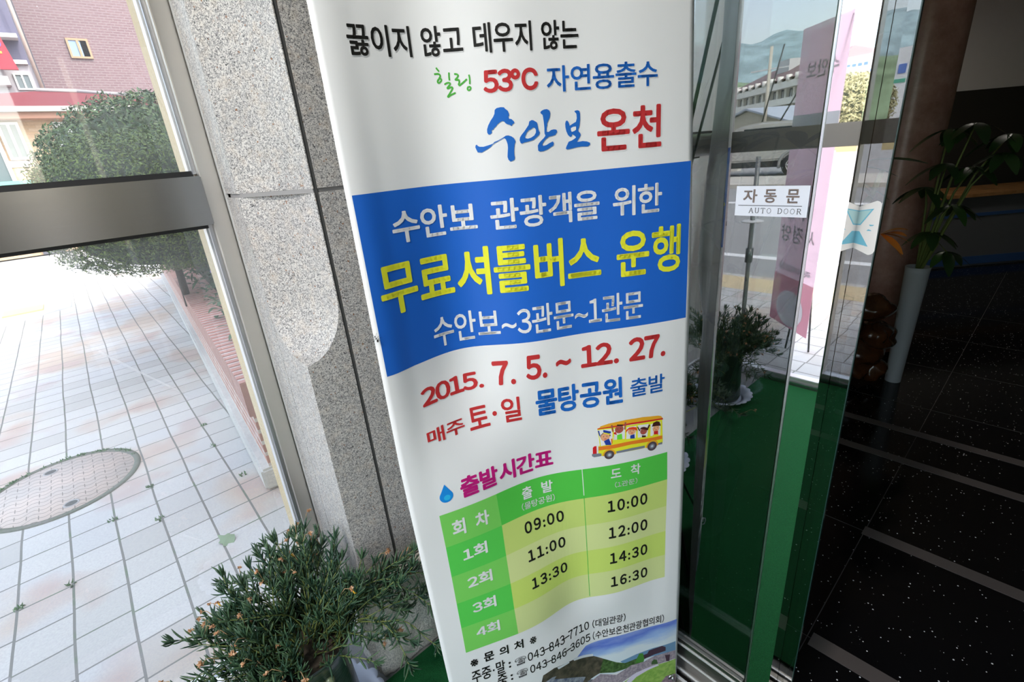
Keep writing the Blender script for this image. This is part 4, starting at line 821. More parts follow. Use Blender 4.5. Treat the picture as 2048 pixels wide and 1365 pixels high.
def ngon(name, pts, z, th, mt, parent=None):
    bm = bmesh.new(); f = bm.faces.new([bm.verts.new((x, y, z)) for x, y in pts]); bmesh.ops.recalc_face_normals(bm, faces=bm.faces)
    if f.normal.z < 0: bmesh.ops.reverse_faces(bm, faces=[f])
    r = bmesh.ops.extrude_face_region(bm, geom=[f]); bmesh.ops.translate(bm, vec=(0, 0, -th), verts=[e for e in r['geom'] if isinstance(e, bmesh.types.BMVert)])
    bmesh.ops.recalc_face_normals(bm, faces=bm.faces); return obj(name, bm, mt, parent)
PV = struct(ngon('floor_pavement', [(-3.72, -14), (-3.72, 4.5), (-2.7, 7.2), (-1.02, 8.65), (-.30, 9.12), (-.27, 11.1), (.2, 11.95), (14, 11.4), (14, 1.9), (.6, 1.61), (.26, 1.61), (.26, 1.475), (-1.185, 1.475), (-1.185, -14)], ZO, .12, paving()))
asph = speckle('asphalt', (.33, .325, .32), (.20, .20, .20), .6, 160, .9, .7, (.27, .27, .265))
struct(boxes('floor_road', [(-400, 200, -200, 400, ZO-.4, ZO-.03)], asph))
wl = mat('road_paint', (.80, .80, .78), .7)
def markings():
    bm = bmesh.new(); z = ZO-.028
    for y, wd in ((12.35, .42), (15.0, .5)): box(bm, -3.2, 14, y-wd/2, y+wd/2, z-.006, z)
    for x, wd in ((-4.77, .16), (-10.06, .28)): box(bm, x-wd/2, x+wd/2, -30, 9.0, z-.006, z)
    box(bm, -1.6, -.62, 9.55, 9.65, z-.006, z)
    return bm
rm = obj('road_marking', markings(), wl); tag(rm, 'white painted lines on the asphalt road outside', 'road marking')
yl = boxes('kerb_line', [(-3.62, -3.14, -14, 4.2, ZO-.001, ZO+.002)], speckle('tactile_yellow', (.62, .50, .30), (.5, .4, .25), .5, 60)); tag(yl, 'yellowish tactile strip along the pavement kerb', 'paving strip')
yp = boxes('grass_patch', [(-1.05, -.62, 9.5, 9.95, ZO-.03, ZO-.012)], speckle('mossy', (.44, .43, .20), (.34, .34, .18), .5, 60)); tag(yp, 'yellow green mossy patch on the asphalt by the pavement corner', 'moss')
FK = boxes('far_kerb', [(-16, -13.2, -40, 60, ZO-.03, ZO+.08)], speckle('concrete', (.55, .52, .46), (.4, .38, .34), .5, 30)); tag(FK, 'concrete strip on the far side of the road', 'kerb')
# manhole
def manhole():
    root = empty('manhole_cover', (-.46, 3.42, ZO)); tag(root, 'oval looking manhole cover of wavy reddish pavers set in the pavement', 'manhole cover')
    m = mat('manhole_paver', (.46, .38, .34), .8); k = NB(m); v0 = k.coord()
    sp = k.n('ShaderNodeSeparateXYZ'); k.l(v0, sp.inputs[0])
    X = k.math('DIVIDE', sp.outputs[0], .095); Y = k.math('DIVIDE', sp.outputs[1], .042)
    wv = k.math('MULTIPLY', k.math('SINE', k.math('MULTIPLY', X, 6.283)), .32); Yw = k.math('ADD', Y, wv); fy = k.math('FRACT', Yw)
    row = k.math('FLOOR', Yw); Xs = k.math('ADD', X, k.math('MULTIPLY', row, .5)); fx = k.math('FRACT', Xs)
    j = k.math('MAXIMUM', k.math('LESS_THAN', k.math('ABSOLUTE', k.math('SUBTRACT', fy, .5)), .05), k.math('LESS_THAN', k.math('ABSOLUTE', k.math('SUBTRACT', fx, .5)), .02))
    c = k.mix(k.ramp(k.noise(v0, 5, 4), [(.4, (0,)), (.65, (1,))]), (.50, .42, .37), (.42, .38, .35)); k.base(k.mix(j, c, (.20, .17, .16)))
    bm = bmesh.new(); lathe(bm, [(0, .004), (.325, .004), (.33, -.01)], 64); obj('lid', bm, m, root)
    bm = bmesh.new(); lathe(bm, [(.331, -.005), (.331, .0045), (.362, .0045), (.362, -.005)], 64); obj('rim', bm, speckle('rim_grit', (.16, .15, .14), (.08, .11, .06), .7, 80), root)
    for x, y in ((.035, -.255), (-.05, .235)):
        bm = bmesh.new(); lathe(bm, [(0, .0045), (.026, .0045)], 20, (x, y)); obj('lifting_hole', bm, M['groove'], root)
        bm = bmesh.new(); lathe(bm, [(.026, .0045), (.028, .0065), (.034, .0065), (.036, .0045)], 20, (x, y)); obj('hole_ring', bm, mat('ring_grey', (.35, .34, .33), .5, .4), root)
manhole()
# weeds round the manhole
def tuft(bm, x, y, z, n, r, h, rnd, mi=0):
    for _ in range(n):
        a = rnd.uniform(0, 6.28); q = r*math.sqrt(rnd.random()); px, py = x+q*math.cos(a), y+q*math.sin(a); b = rnd.uniform(0, 6.28); w_ = h*.25
        hh = h*rnd.uniform(.4, 1); p = Vector((px, py, z)); d = Vector((math.cos(b), math.sin(b), 0))
        f = bm.faces.new([bm.verts.new(p-d*w_), bm.verts.new(p+d*w_), bm.verts.new(p+Vector((rnd.uniform(-.6, .6)*hh, rnd.uniform(-.6, .6)*hh, hh)))]); f.material_index = mi
wm = leafmat('weed_green', (.05, .14, .04), (.12, .24, .10), .7)
rnd = random.Random(21); bm = bmesh.new()
for i in range(60):
    a = R(rnd.choice((rnd.gauss(72, 16), rnd.gauss(28, 14), rnd.gauss(128, 10)))); tuft(bm, -.46+.35*math.cos(a), 3.42+.35*math.sin(a), ZO, 7, .014, .018, rnd)
tag(obj('weeds', bm, wm), 'small green weeds growing round the manhole rim', 'weeds', kind='stuff')
bm = bmesh.new()
for x, y in ((-.10, 2.64), (-.27, 2.82), (-.44, 2.44), (-.10, 3.0), (.25, 3.2), (.30, 2.72), (-.60, 2.45), (.27, 3.55)): tuft(bm, x, y, ZO, 14, .02, .02, rnd)
tag(obj('weeds', bm, wm), 'tiny green weeds in the joints of the pavement slabs', 'weeds', kind='stuff')
def fallen_leaf():
    bm = bmesh.new(); pts = [(0, -.045), (.022, -.030), (.035, -.012), (.024, .0), (.030, .020), (.012, .022), (.006, .060), (-.010, .026), (-.028, .016), (-.024, -.004), (-.034, -.020), (-.018, -.036)]
    c = bm.verts.new((0, 0, .004)); vs = [bm.verts.new((x, y, .004+.006*math.sin(x*90)+.004*math.cos(y*70))) for x, y in pts]
    for i in range(len(vs)): bm.faces.new((c, vs[i], vs[(i+1) % len(vs)])).smooth = True
    o = obj('fallen_leaf', bm, mat('leaf_dull', (.20, .28, .16), .7)); o.location = (.10, 2.22, ZO+.004); o.rotation_euler = (.1, 0, .5); tag(o, 'single dull green fallen leaf on the pavement outside', 'leaf')
fallen_leaf()

# brick planter with shrubs
def brick(name, c1, c2, mort, w_=.20, h_=.065, rot=(0, 0, 0), sc_=1, off=.5, ms=.012, sw=None):
    m = mat(name, c1, .85); k = NB(m); v = k.swz(sw) if sw else k.coord(rot=rot)
    b = k.n('ShaderNodeTexBrick'); b.offset = off; b.inputs['Scale'].default_value = sc_; b.inputs['Brick Width'].default_value = w_; b.inputs['Row Height'].default_value = h_
    b.inputs['Mortar Size'].default_value = ms; b.inputs['Color1'].default_value = (*c1, 1); b.inputs['Color2'].default_value = (*c2, 1); b.inputs['Mortar'].default_value = (*mort, 1); b.inputs['Mortar Smooth'].default_value = .2
    k.l(v, b.inputs['Vector']); c = k.mix(k.ramp(k.noise(v, 30, 4), [(.4, (0,)), (.7, (.4,))]), b.outputs['Color'], tuple(x*.7 for x in c1)); k.base(c); k.bump(b.outputs['Fac'], -.4, .004); return m
def planter():
    root = empty('brick_planter', (.345, 2.45, ZO), R(-4.2)); tag(root, 'low red brick planter wall on a pale concrete footing beside the pavement', 'planter')
    L = 7.6
    bm = bmesh.new(); box(bm, 0, .30, 0, L, 0, .125)
    bmesh.ops.bevel(bm, geom=bm.edges[:], offset=.012, segments=2, affect='EDGES'); obj('footing', bm, speckle('footing_concrete', (.60, .59, .55), (.42, .42, .40), .5, 60, .85, 2), root)
    bm = bmesh.new(); box(bm, .045, .25, .02, L, .125, .42); obj('brick_wall', bm, brick('brick_red', (.42, .20, .16), (.50, .27, .21), (.62, .57, .52), .20, .066, sw='yzx'), root)
    bm = bmesh.new(); box(bm, .035, .262, .02, L, .4205, .60)
    for i in range(int(L/.07)): box(bm, .030, .267, .023+i*.07, .023+i*.07+.058, .4205, .605)
    obj('coping', bm, brick('brick_coping', (.40, .19, .155), (.47, .25, .20), (.45, .40, .37), .07, 3.0, off=0, ms=.010, sw='yxz'), root)
    bm = bmesh.new(); box(bm, .27, 2.6, .02, L, .2, .52); obj('soil', bm, M['soil'], root)
planter()
def leafcloud(name, c, rad, n, size, mt, label, cat, seed, hole=.72, flat=None, group=None):
    rnd = random.Random(seed); bm = bmesh.new(); from mathutils import noise
    for i in range(n):
        while True:
            d = Vector((rnd.gauss(0, 1), rnd.gauss(0, 1), rnd.gauss(0, 1))).normalized(); k_ = 1+.10*noise.noise(d*3.2+Vector((seed, 0, 0)))+.05*noise.noise(d*9)
            rr_ = k_*rnd.uniform(hole, 1.0)**.5
            p = Vector((d.x*rad[0], d.y*rad[1], d.z*rad[2]))*rr_
            if flat is None or p.z > -flat*rad[2]*(1-.25*noise.noise(Vector((p.x*4, p.y*4, 1)))): break
        q = p+Vector((rnd.gauss(0, 1), rnd.gauss(0, 1), rnd.gauss(0, 1)))*.004
        up_ = (d+Vector((rnd.gauss(0, .7), rnd.gauss(0, .7), rnd.gauss(0, .7)))).normalized(); s = up_.orthogonal().normalized(); s = Matrix.Rotation(rnd.uniform(0, 6.28), 3, up_) @ s; t = up_.cross(s)
        L = size*rnd.uniform(.6, 1.25)
        bm.faces.new([bm.verts.new(q-s*L), bm.verts.new(q-t*L*.33), bm.verts.new(q+s*L), bm.verts.new(q+t*L*.33)])
    root = empty(name, c); obj('foliage', bm, mt, root)
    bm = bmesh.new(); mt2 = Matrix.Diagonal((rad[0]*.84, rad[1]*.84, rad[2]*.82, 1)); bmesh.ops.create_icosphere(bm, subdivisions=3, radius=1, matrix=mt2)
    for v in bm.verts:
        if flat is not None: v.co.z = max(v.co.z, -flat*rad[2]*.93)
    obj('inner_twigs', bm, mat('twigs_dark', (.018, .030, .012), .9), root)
    bm = bmesh.new(); tube(bm, [(0, 0, ZO+.5-c[2]), (.02, .02, -.1), (0, 0, 0)], [.03, .025, .02], 8); obj('trunk', bm, mat('bark', (.04, .03, .025), .9), root)
    tag(root, label, cat, group); return root
leafcloud('clipped_shrub', (.58, 5.0, 1.28), (.80, .80, .58), 46000, .0145, M['bush'], 'broad clipped green shrub overhanging the brick planter, nearest the window', 'shrub', 5, flat=.85)
leafcloud('clipped_shrub', (1.15, 7.2, 1.62), (1.25, 1.1, .80), 22000, .030, leafmat('bush_leaf_dark', (.015, .04, .018), (.06, .10, .03), .6), 'darker taller green shrub behind the clipped shrub on the planter', 'shrub', 9, flat=.9)
def lowplants():
    rnd = random.Random(4); root = empty('bedding_plants', (.55, 3.6, ZO+.52)); bm = bmesh.new()
    for i in range(2200):
        y = rnd.uniform(-1.0, 3.4); x = rnd.uniform(.02, .60)+.065*y; z = rnd.uniform(0, .22+.10*max(0, y)); a = rnd.uniform(0, 6.28)
        room_leaf(bm, (x, y, z), (math.cos(a), math.sin(a), rnd.uniform(-.2, .8)), rnd.uniform(.05, .11), rnd.uniform(.02, .035), .4, n=3)
    obj('foliage', bm, leafmat('bedding_leaf', (.02, .05, .02), (.08, .13, .07), .6), root)
    bm = bmesh.new()
    for i in range(46):
        x, y = rnd.uniform(.12, .3), rnd.uniform(-.3, .8); blob(bm, (x, y, rnd.uniform(.25, .4)), .016, 4)
    obj('purple_flower', bm, mat('purple', (.20, .14, .42), .7), root)
    tag(root, 'dark bedding plants with small purple flowers in the shade of the shrub', 'plants', kind='stuff')
lowplants()

# ------------------------------------------------------------ buildings seen through the side window
def openings(root, lst, wall_n, frame_m, pane_m, name='window'):
    pass
def win(root, x0, x1, z0, z1, y, fm, pm, t=.06, split=True, dep=.06):
    bm = bmesh.new()
    for b in ((x0, x1, y-dep, y+.01, z0, z0+t), (x0, x1, y-dep, y+.01, z1-t, z1), (x0, x0+t, y-dep, y+.01, z0+t, z1-t), (x1-t, x1, y-dep, y+.01, z0+t, z1-t)): box(bm, *b)
    if split: box(bm, (x0+x1)/2-t/2, (x0+x1)/2+t/2, y-dep, y+.01, z0+t, z1-t)
    f = obj('window', bm, fm, root); bm = bmesh.new(); box(bm, x0+t, x1-t, y-dep*.5, y, z0+t, z1-t); obj('pane', bm, pm, f); return f
pane_far = mat('far_pane', (.10, .13, .14), .15, .0, .8); pane_blue = mat('far_pane_blue', (.20, .30, .46), .3); wfr = mat('frame_white', (.6, .6, .59), .6); wbr = mat('frame_tan', (.36, .23, .13), .7)
def pinkhouse():
    root = empty('brick_building', (6.6, 24, ZO)); tag(root, 'tall pink brick building with one small window behind the red roof', 'building')
    bm = bmesh.new(); box(bm, -5.75, 7, 0, 8, 0, 12); obj('wall', bm, brick('brick_pink', (.155, .095, .105), (.18, .115, .125), (.22, .175, .18), .24, .08, (R(90), 0, 0), 1, .5, .014), root)
    win(root, 1.83-6.6, 2.43-6.6, 5.66-ZO, 6.26-ZO, 0, wbr, pane_blue, .06)
    bm = bmesh.new(); box(bm, 2.20-6.6, 2.40-6.6, -.03, -.005, 5.70-ZO, 6.22-ZO); obj('dark_shutter', bm, M['groove'], root)
pinkhouse()
def redroof():
    root = empty('tiled_house', (1.2, 18, ZO)); tag(root, 'low house with red hipped roof and cream tiled wall across the road', 'building')
    bm = bmesh.new()
    e = 3.50; A = [bm.verts.new((x, y, e)) for x, y in ((-5, -.5), (4.4, -.5), (4.4, 2.5), (-5, 2.5))]; Rg = [bm.verts.new((-.75, 1.0, 4.05)), bm.verts.new((.1, 1.0, 4.03))]
    for f in ((A[0], A[1], Rg[1], Rg[0]), (A[1], A[2], Rg[1]), (A[2], A[3], Rg[0], Rg[1]), (A[3], A[0], Rg[0])): bm.faces.new(f)
    bm.faces.new(A[::-1])
    m = mat('roof_red', (.115, .015, .02), .6); obj('roof', bm, m, root)
    bm = bmesh.new(); tube(bm, [(.1, 1.0, 4.06), (4.4, -.5, 3.52)], .05, 6); tube(bm, [(-.75, 1.0, 4.08), (.1, 1.0, 4.06)], .05, 6); obj('roof_ridge', bm, mat('ridge_grey', (.35, .33, .33), .7), root)
    bm = bmesh.new(); box(bm, -5.05, 4.45, -.56, -.50, 3.40, 3.52); obj('gutter', bm, mat('gutter_cream', (.36, .35, .30), .5), root)
    bm = bmesh.new(); box(bm, -4.9, 4.3, -.45, 0.0, 3.26, 3.40); obj('soffit', bm, mat('soffit_tan', (.35, .18, .12), .7), root)
    bm = bmesh.new(); box(bm, -4.8, 4.2, 0, 2.2, 0, 3.30); obj('wall', bm, brick('tile_cream', (.48, .33, .20), (.52, .38, .26), (.42, .30, .20), .3, .075, (R(90), 0, 0), 1, .5, .008), root)
    win(root, -1.75, -1.35, 2.35, 3.22, 0, wfr, pane_far); win(root, -3.0, -1.8, .9, 3.22, 0, wfr, pane_far, .08); win(root, -.72, -.1, 2.2, 3.20, 0, wfr, pane_far, .10)
    bm = bmesh.new(); box(bm, -3.0, -1.35, -.02, .0, 2.18, 2.34); obj('lintel', bm, mat('lintel_pink', (.62, .46, .42), .7), root)
    bm = bmesh.new(); box(bm, -3.2, -1.5, -.5, -.02, 1.78, 1.86); obj('green_awning', bm, mat('awning_green', (.16, .45, .36), .6), root)
    bm = bmesh.new(); box(bm, -1.9, -1.45, -.05, -.0, .0, 1.6); obj('doorway', bm, mat('doorway_dark', (.10, .10, .12), .4), root)
redroof()
def whiteshop():
    root = empty('white_building', (-3.0, 20.7, ZO)); tag(root, 'white building with red shop sign at the far left edge of the window', 'building')
    bm = bmesh.new(); box(bm, -3, 3.60, 0, 2.6, 0, 4.95); obj('wall', bm, mat('wall_offwhite', (.34, .33, .35), .7), root)
    bm = bmesh.new(); box(bm, -3, 3.60, .3, 2.6, 4.95, 12); obj('upper_floor', bm, mat('upper_grey', (.10, .095, .15), .7), root)
    for z in (4.95, 5.6):
        bm = bmesh.new(); box(bm, -3, 3.55, -.1, .3, z, z+.10); obj('ledge', bm, wfr, root)
    bm = bmesh.new(); tube(bm, [(3.64, -.10, 10), (3.66, -.10, 4.3)], .045, 8); obj('drain_pipe', bm, mat('pipe_cream', (.50, .42, .36), .6), root)
    win(root, 3.14, 3.50, 4.30, 4.72, 0, wfr, pane_far, .04)
    sg = bmesh.new(); v = [sg.verts.new((x, y, z)) for y in (-.5, -.38) for x, z in ((1.0, 4.74), (3.30, 4.74), (3.13, 5.9), (1.0, 6.0))]
    for f in ((0, 1, 2, 3), (7, 6, 5, 4), (0, 4, 5, 1), (1, 5, 6, 2), (2, 6, 7, 3), (3, 7, 4, 0)): sg.faces.new([v[i] for i in f])
    s_ = obj('shop_sign', sg, mat('sign_red', (.42, .012, .03), .5), root)
    sg = bmesh.new(); box(sg, 1.6, 3.10, -.515, -.50, 5.12, 5.17); obj('sign_band', sg, mat('sign_yellow', (.7, .5, .05), .5), s_)
    sg = bmesh.new(); lathe(sg, [(0, 0), (.11, 0)], 20)
    for v in sg.verts: v.co = Vector((3.04+v.co.x, -.517, 5.36+v.co.y))
    obj('sign_emblem', sg, mat('sign_blue', (.10, .09, .35), .5), s_)
    bm = bmesh.new(); box(bm, 2.72, 3.02, -.35, 0, 4.38, 4.60); obj('air_conditioner', bm, wfr, root)
whiteshop()

# ------------------------------------------------------------ street seen in the polished door and glass
def hotel():
    root = empty('hotel_building', (-90, 28, ZO), R(134)); tag(root, 'white hotel with balcony rows and brown roof reflected in the door glass', 'building')
    Wd = 37; wl_ = mat('hotel_white', (.88, .85, .77), .7); gr = mat('hotel_recess', (.13, .155, .19), .5); cur = mat('curtain', (.5, .5, .5), .8)
    # local x runs from the right end (as reflected) to the left end, local -y is the front
    bm = bmesh.new(); box(bm, 0, Wd, 0, 14, 0, 9.4); obj('core', bm, gr, root)
    bm = bmesh.new(); box(bm, Wd-.9, Wd+1.4, -1.6, 14, 0, 10.6); obj('end_pier', bm, wl_, root)
    bm = bmesh.new(); v = [bm.verts.new(p) for p in ((-1, -1.8, 9.4), (Wd+.2, -1.8, 9.4), (Wd+.2, 14, 9.4), (-1, 14, 9.4), (4, 5, 12.6), (Wd-6, 5, 12.6))]
    for f in ((0, 1, 5, 4), (1, 2, 5), (2, 3, 4, 5), (3, 0, 4), (3, 2, 1, 0)): bm.faces.new([v[i] for i in f])
    obj('roof', bm, mat('hotel_roof', (.20, .13, .13), .7), root)
    for fl in range(4):
        z = .15+fl*2.6
        bm = bmesh.new(); box(bm, 0, Wd-.6, -1.7, -1.5, z, z+1.05); box(bm, 0, Wd-.6, -1.5, 0, z, z+.15); obj('balcony', bm, wl_, root)
        for i in range(12):
            bm = bmesh.new(); box(bm, .6+i*3.0, 1.3+i*3.0, -.6, .0, z+.15, min(z+2.6, 9.38)); obj('bay_wall', bm, wl_, root)
            if z+2.2 > 9.4: continue
            bm = bmesh.new(); box(bm, 1.6+i*3.0, 2.6+i*3.0, -.06, .0, z+1.0, z+2.2); obj('window', bm, pane_far, root)
            bm = bmesh.new(); box(bm, 2.65+i*3.0, 3.1+i*3.0, -.08, .0, z+.6, z+2.3); obj('curtain', bm, cur, root)
    for i in range(12):
        bm = bmesh.new(); tube(bm, [(1.0+i*3.0, -1.6, 8.95), (1.0+i*3.0, -1.6, 9.9)], .5, 8); obj('parapet_post', bm, wl_, root)
    bm = bmesh.new(); box(bm, 18, 22.5, 2, 5, 10.6, 13.2); obj('rooftop_tank', bm, wfr, root)
    bm = bmesh.new(); box(bm, Wd+1.4, Wd+9, 1, 14, 0, 6.2); obj('side_wing', bm, wl_, root)
    bm = bmesh.new(); box(bm, Wd+1.4, Wd+9.2, .7, 14, 6.2, 8.4); obj('wing_roof', bm, mat('wing_red', (.34, .13, .10), .7), root)
    for z in (1.2, 3.8):
        for x in (Wd+2.6, Wd+6): bm = bmesh.new(); box(bm, x, x+1.2, .9, 1.0, z, z+1.2); obj('window', bm, pane_far, root)
hotel()
def gable():
    root = empty('gable_house', (-60, 27.0, ZO), R(114)); tag(root, 'beige house with grey gable roof in front of the white hotel', 'building')
    bm = bmesh.new(); v = [bm.verts.new(p) for p in ((-5.6, 0, 0), (5.6, 0, 0), (5.6, 0, 2.2), (0, 0, 3.7), (-5.6, 0, 2.2), (-5.6, 7, 0), (5.6, 7, 0), (5.6, 7, 2.2), (0, 7, 3.7), (-5.6, 7, 2.2))]
    for f in ((0, 1, 2, 3, 4), (9, 8, 7, 6, 5), (1, 6, 7, 2), (5, 0, 4, 9)): bm.faces.new([v[i] for i in f])
    obj('wall', bm, mat('house_beige', (.50, .46, .36), .8), root)
    bm = bmesh.new()
    for s in (-1, 1):
        a = [(0, -.5, 3.78), (s*6.3, -.5, 2.1), (s*6.3, 7.5, 2.1), (0, 7.5, 3.78)]; vs = [bm.verts.new(p) for p in a]; ws = [bm.verts.new((p[0], p[1], p[2]+.18)) for p in a]
        bm.faces.new(vs); bm.faces.new(ws)
        for i in range(4): bm.faces.new((vs[i], vs[(i+1) % 4], ws[(i+1) % 4], ws[i]))
    obj('roof', bm, mat('roof_grey', (.42, .46, .52), .5), root)
gable()
def signhall():
    root = empty('white_hall', (-66, 17.0, ZO), R(104)); tag(root, 'large white hall with blue and green lettering band, reflected beside the door edge', 'building')
    bm = bmesh.new(); box(bm, -7, 7, 0, 5, 0, 8.1); bmesh.ops.bevel(bm, geom=[e for e in bm.edges if e.calc_length() > 8.05 and e.calc_length() < 8.2], offset=.8, segments=3, affect='EDGES'); obj('wall', bm, mat('hall_white', (.80, .79, .76), .6), root)
    bl = mat('hall_blue', (.12, .22, .55), .6); rnd = random.Random(2)
    bm = bmesh.new()
    for i in range(9): box(bm, -3.2+i*.95, -3.2+i*.95+.7, -.06, .02, 5.75, 6.6)
    for i in range(7): box(bm, .5+i*.6, .5+i*.6+.4, -.06, .02, 7.1, 7.4)
    obj('blue_band', bm, bl, root)
    bm = bmesh.new(); box(bm, -3.3, 5.6, -.06, .02, 4.9, 5.25); obj('green_band', bm, mat('hall_green', (.10, .42, .28), .6), root)
signhall()
def hills():
    rnd = random.Random(8); from mathutils import noise
    for nm, dist, hh, cmat in (('hills', 620, 1.0, ((.20, .28, .29))), ('hills_near', 380, .5, (.13, .19, .10))):  # far ridge is bluish and pale: aerial haze put into its colour
        bm = bmesh.new(); prev = None
        for i in range(161):
            a = R(60+i*1.0); 
            el = 7.8+1.6*noise.noise(Vector((a*3.1, dist*.01, 0)))+.35*noise.noise(Vector((a*14, 3, 0))) if nm == 'hills' else 4.4+2.4*noise.noise(Vector((a*4, 7, 0)))+.35*noise.noise(Vector((a*18, 3, 0)))
            ring = []
            for q in range(9):
                t = q/8; dd = dist*(1-.45*(1-t)); z = math.tan(R(max(el, 1.0)))*dist*math.sin(t*math.pi/2)**1.2*(1+.10*noise.noise(Vector((i*.35, q*1.3, 4)))*(t < .95))
                ring.append(bm.verts.new((2+dd*math.cos(a), dd*math.sin(a), z-1)))
            if prev:
                for q in range(8): bm.faces.new((prev[q], ring[q], ring[q+1], prev[q+1])).smooth = True
            prev = ring
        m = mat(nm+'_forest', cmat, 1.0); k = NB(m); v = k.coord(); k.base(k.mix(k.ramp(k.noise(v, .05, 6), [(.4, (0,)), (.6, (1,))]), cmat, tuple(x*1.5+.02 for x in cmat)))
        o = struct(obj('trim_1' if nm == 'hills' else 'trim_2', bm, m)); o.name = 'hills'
hills()
def car():
    root = empty('silver_car', (-17.6, 8.1, ZO-.03), R(80)); tag(root, 'silver off-road car parked across the road, reflected below the dark crossbar', 'car')
    # local x = forward, y = left
    sv = mat('car_silver', (.55, .54, .50), .3, .7); dk = M['dark_metal']; gl = mat('car_glass', (.03, .04, .05), .05)
    bm = bmesh.new(); prof = [(-2.3, .55), (-2.35, 1.05), (-2.2, 1.75), (-.3, 1.82), (.45, 1.72), (1.15, 1.12), (2.2, 1.0), (2.35, .8), (2.35, .5)]
    a = [bm.verts.new((x, -.85, z)) for x, z in prof]; b = [bm.verts.new((x, .85, z)) for x, z in prof]
    bm.faces.new(a); bm.faces.new(b[::-1])
    for i in range(len(a)): j = (i+1) % len(a); bm.faces.new((a[i], b[i], b[j], a[j]))
    bmesh.ops.recalc_face_normals(bm, faces=bm.faces); bmesh.ops.bevel(bm, geom=bm.edges[:], offset=.07, segments=3, affect='EDGES', clamp_overlap=True); obj('body', bm, sv, root)
    bm = bmesh.new(); box(bm, -2.1, .25, -.865, .865, 1.18, 1.62); obj('side_window', bm, gl, root)
    for x in (-2.42, 2.30): bm = bmesh.new(); box(bm, x, x+.12, -.8, .8, .45, .68); obj('bumper', bm, mat('bumper_pale', (.6, .6, .57), .4), root)
    bm = bmesh.new(); box(bm, -2.2, 2.2, -.7, .7, .32, .56); obj('underbody', bm, dk, root)
    for x in (-1.42, 1.42):
        for s in (-1, 1):
            def cyl(name, r1, y0, y1, mt, par, r0=0):
                bm = bmesh.new(); lathe(bm, [(r0, y0), (r1*.96, y0), (r1, y0+.03), (r1, y1-.03), (r1*.96, y1), (r0, y1)], 28)
                for v in bm.verts: v.co = Vector((x+v.co.x, s*v.co.z, .38+v.co.y))
                bmesh.ops.recalc_face_normals(bm, faces=bm.faces); return obj(name, bm, mt, par)
            t_ = cyl('wheel', .38, .66, .90, mat('tyre_black', (.02, .02, .022), .7), root)
            bm = bmesh.new()
            for q in range(6):
                an = q*math.pi/3; A = Vector((x+.03*math.cos(an), s*.915, .38+.03*math.sin(an))); B = Vector((x+.21*math.cos(an), s*.912, .38+.21*math.sin(an))); tube(bm, [A, B], [.035, .05], 6)
            tube(bm, [(x+.22*math.cos(q*math.pi/12), s*.91, .38+.22*math.sin(q*math.pi/12)) for q in range(25)], .022, 6, cap=False)
            obj('rim', bm, mat('rim_alloy', (.75, .74, .70), .25, .8), t_)
            bm = bmesh.new(); tube(bm, [(x+.46*math.cos(R(q*15)), s*.87, .40+.46*math.sin(R(q*15))) for q in range(-1, 14)], .05, 6); obj('wheel_arch', bm, mat('arch_grey', (.28, .28, .27), .5), root)
car()
for i, (x, y) in enumerate(((-16.0, 9.35), (-19.0, 10.6))):
    bm = bmesh.new(); lathe(bm, [(.16, .02), (.03, .62), (0, .62)], 16); box(bm, -.2, .2, -.2, .2, 0, .025); o = obj('traffic_cone', bm, mat('cone_orange', (.80, .12, .06), .5)); o.location = (x, y, ZO-.03 if i else ZO+.082)
    tag(o, ('red traffic cone beside the front wheel of the silver car', 'red traffic cone standing further back behind the silver car')[i], 'traffic cone', 'traffic cones by the parked car')
lw_ = boxes('low_wall', [(-20.4, -20.0, 9.8, 22, ZO-.03, .62)], mat('lowwall_pale', (.70, .68, .60), .8)); tag(lw_, 'long low pale wall behind the parked car', 'wall')
lw_ = boxes('shed_wall', [(-33.0, -32.5, 2, 30, ZO-.03, .95)], mat('wall_tan', (.42, .34, .18), .8)); tag(lw_, 'tan wall and hedge line far behind the parked car', 'wall')
def pole(name, x, y, h, r, label, arms, mt):
    root = empty(name, (x, y, ZO-.03)); tag(root, label, 'pole'); bm = bmesh.new(); tube(bm, [(0, 0, 0), (0, 0, h)], [r, r*.7], 10); obj('shaft', bm, mt, root)
    for z, l in arms: bm = bmesh.new(); box(bm, -.08, .08, -l, l, z, z+.14); obj('crossarm', bm, wfr, root)
conc = mat('pole_concrete', (.50, .46, .38), .8)
pole('utility_pole', -58, 24.3, 9.6, .22, 'concrete utility pole with a pale crossarm in front of the hotel', ((7.4, 1.9),), conc)
def guy(n, a, b, r, label):
    bm = bmesh.new(); tube(bm, [a, b], r, 6); tag(obj(n, bm, M['dark_metal']), label, 'cable')
guy('stay_cable', (-30.0, 12.27, 5.72), (-30, 13.2, 1.2), .04, 'dark stay cable slanting down left of the pink banner in the reflection')
guy('stay_cable', (-30.0, 10.6, 4.6), (-30, 12.4, 1.2), .04, 'dark stay cable crossing the grey building in the reflection')
gb = boxes('grey_building', [(-50, -46, 13.4, 17.0, ZO-.03, 5.4)], mat('grey_facade', (.42, .46, .48), .7)); tag(gb, 'plain grey building right of the hotel in the reflection', 'building')
def tree(c, rad, label, seed, mt):
    leafcloud('street_tree', c, rad, 9000, .12, mt, label, 'tree', seed)
tree((-38, 10.7, 2.4), (2.4, 2.2, 2.0), 'yellow green street tree in front of the white hall', 31, leafmat('tree_leaf', (.26, .27, .13), (.44, .40, .22), .7))
tree((-52, 29.5, 2.2), (2.0, 1.6, 2.4), 'small dark tree beside the left end of the hotel', 33, leafmat('tree_leaf_dark', (.04, .09, .04), (.10, .16, .06), .7))

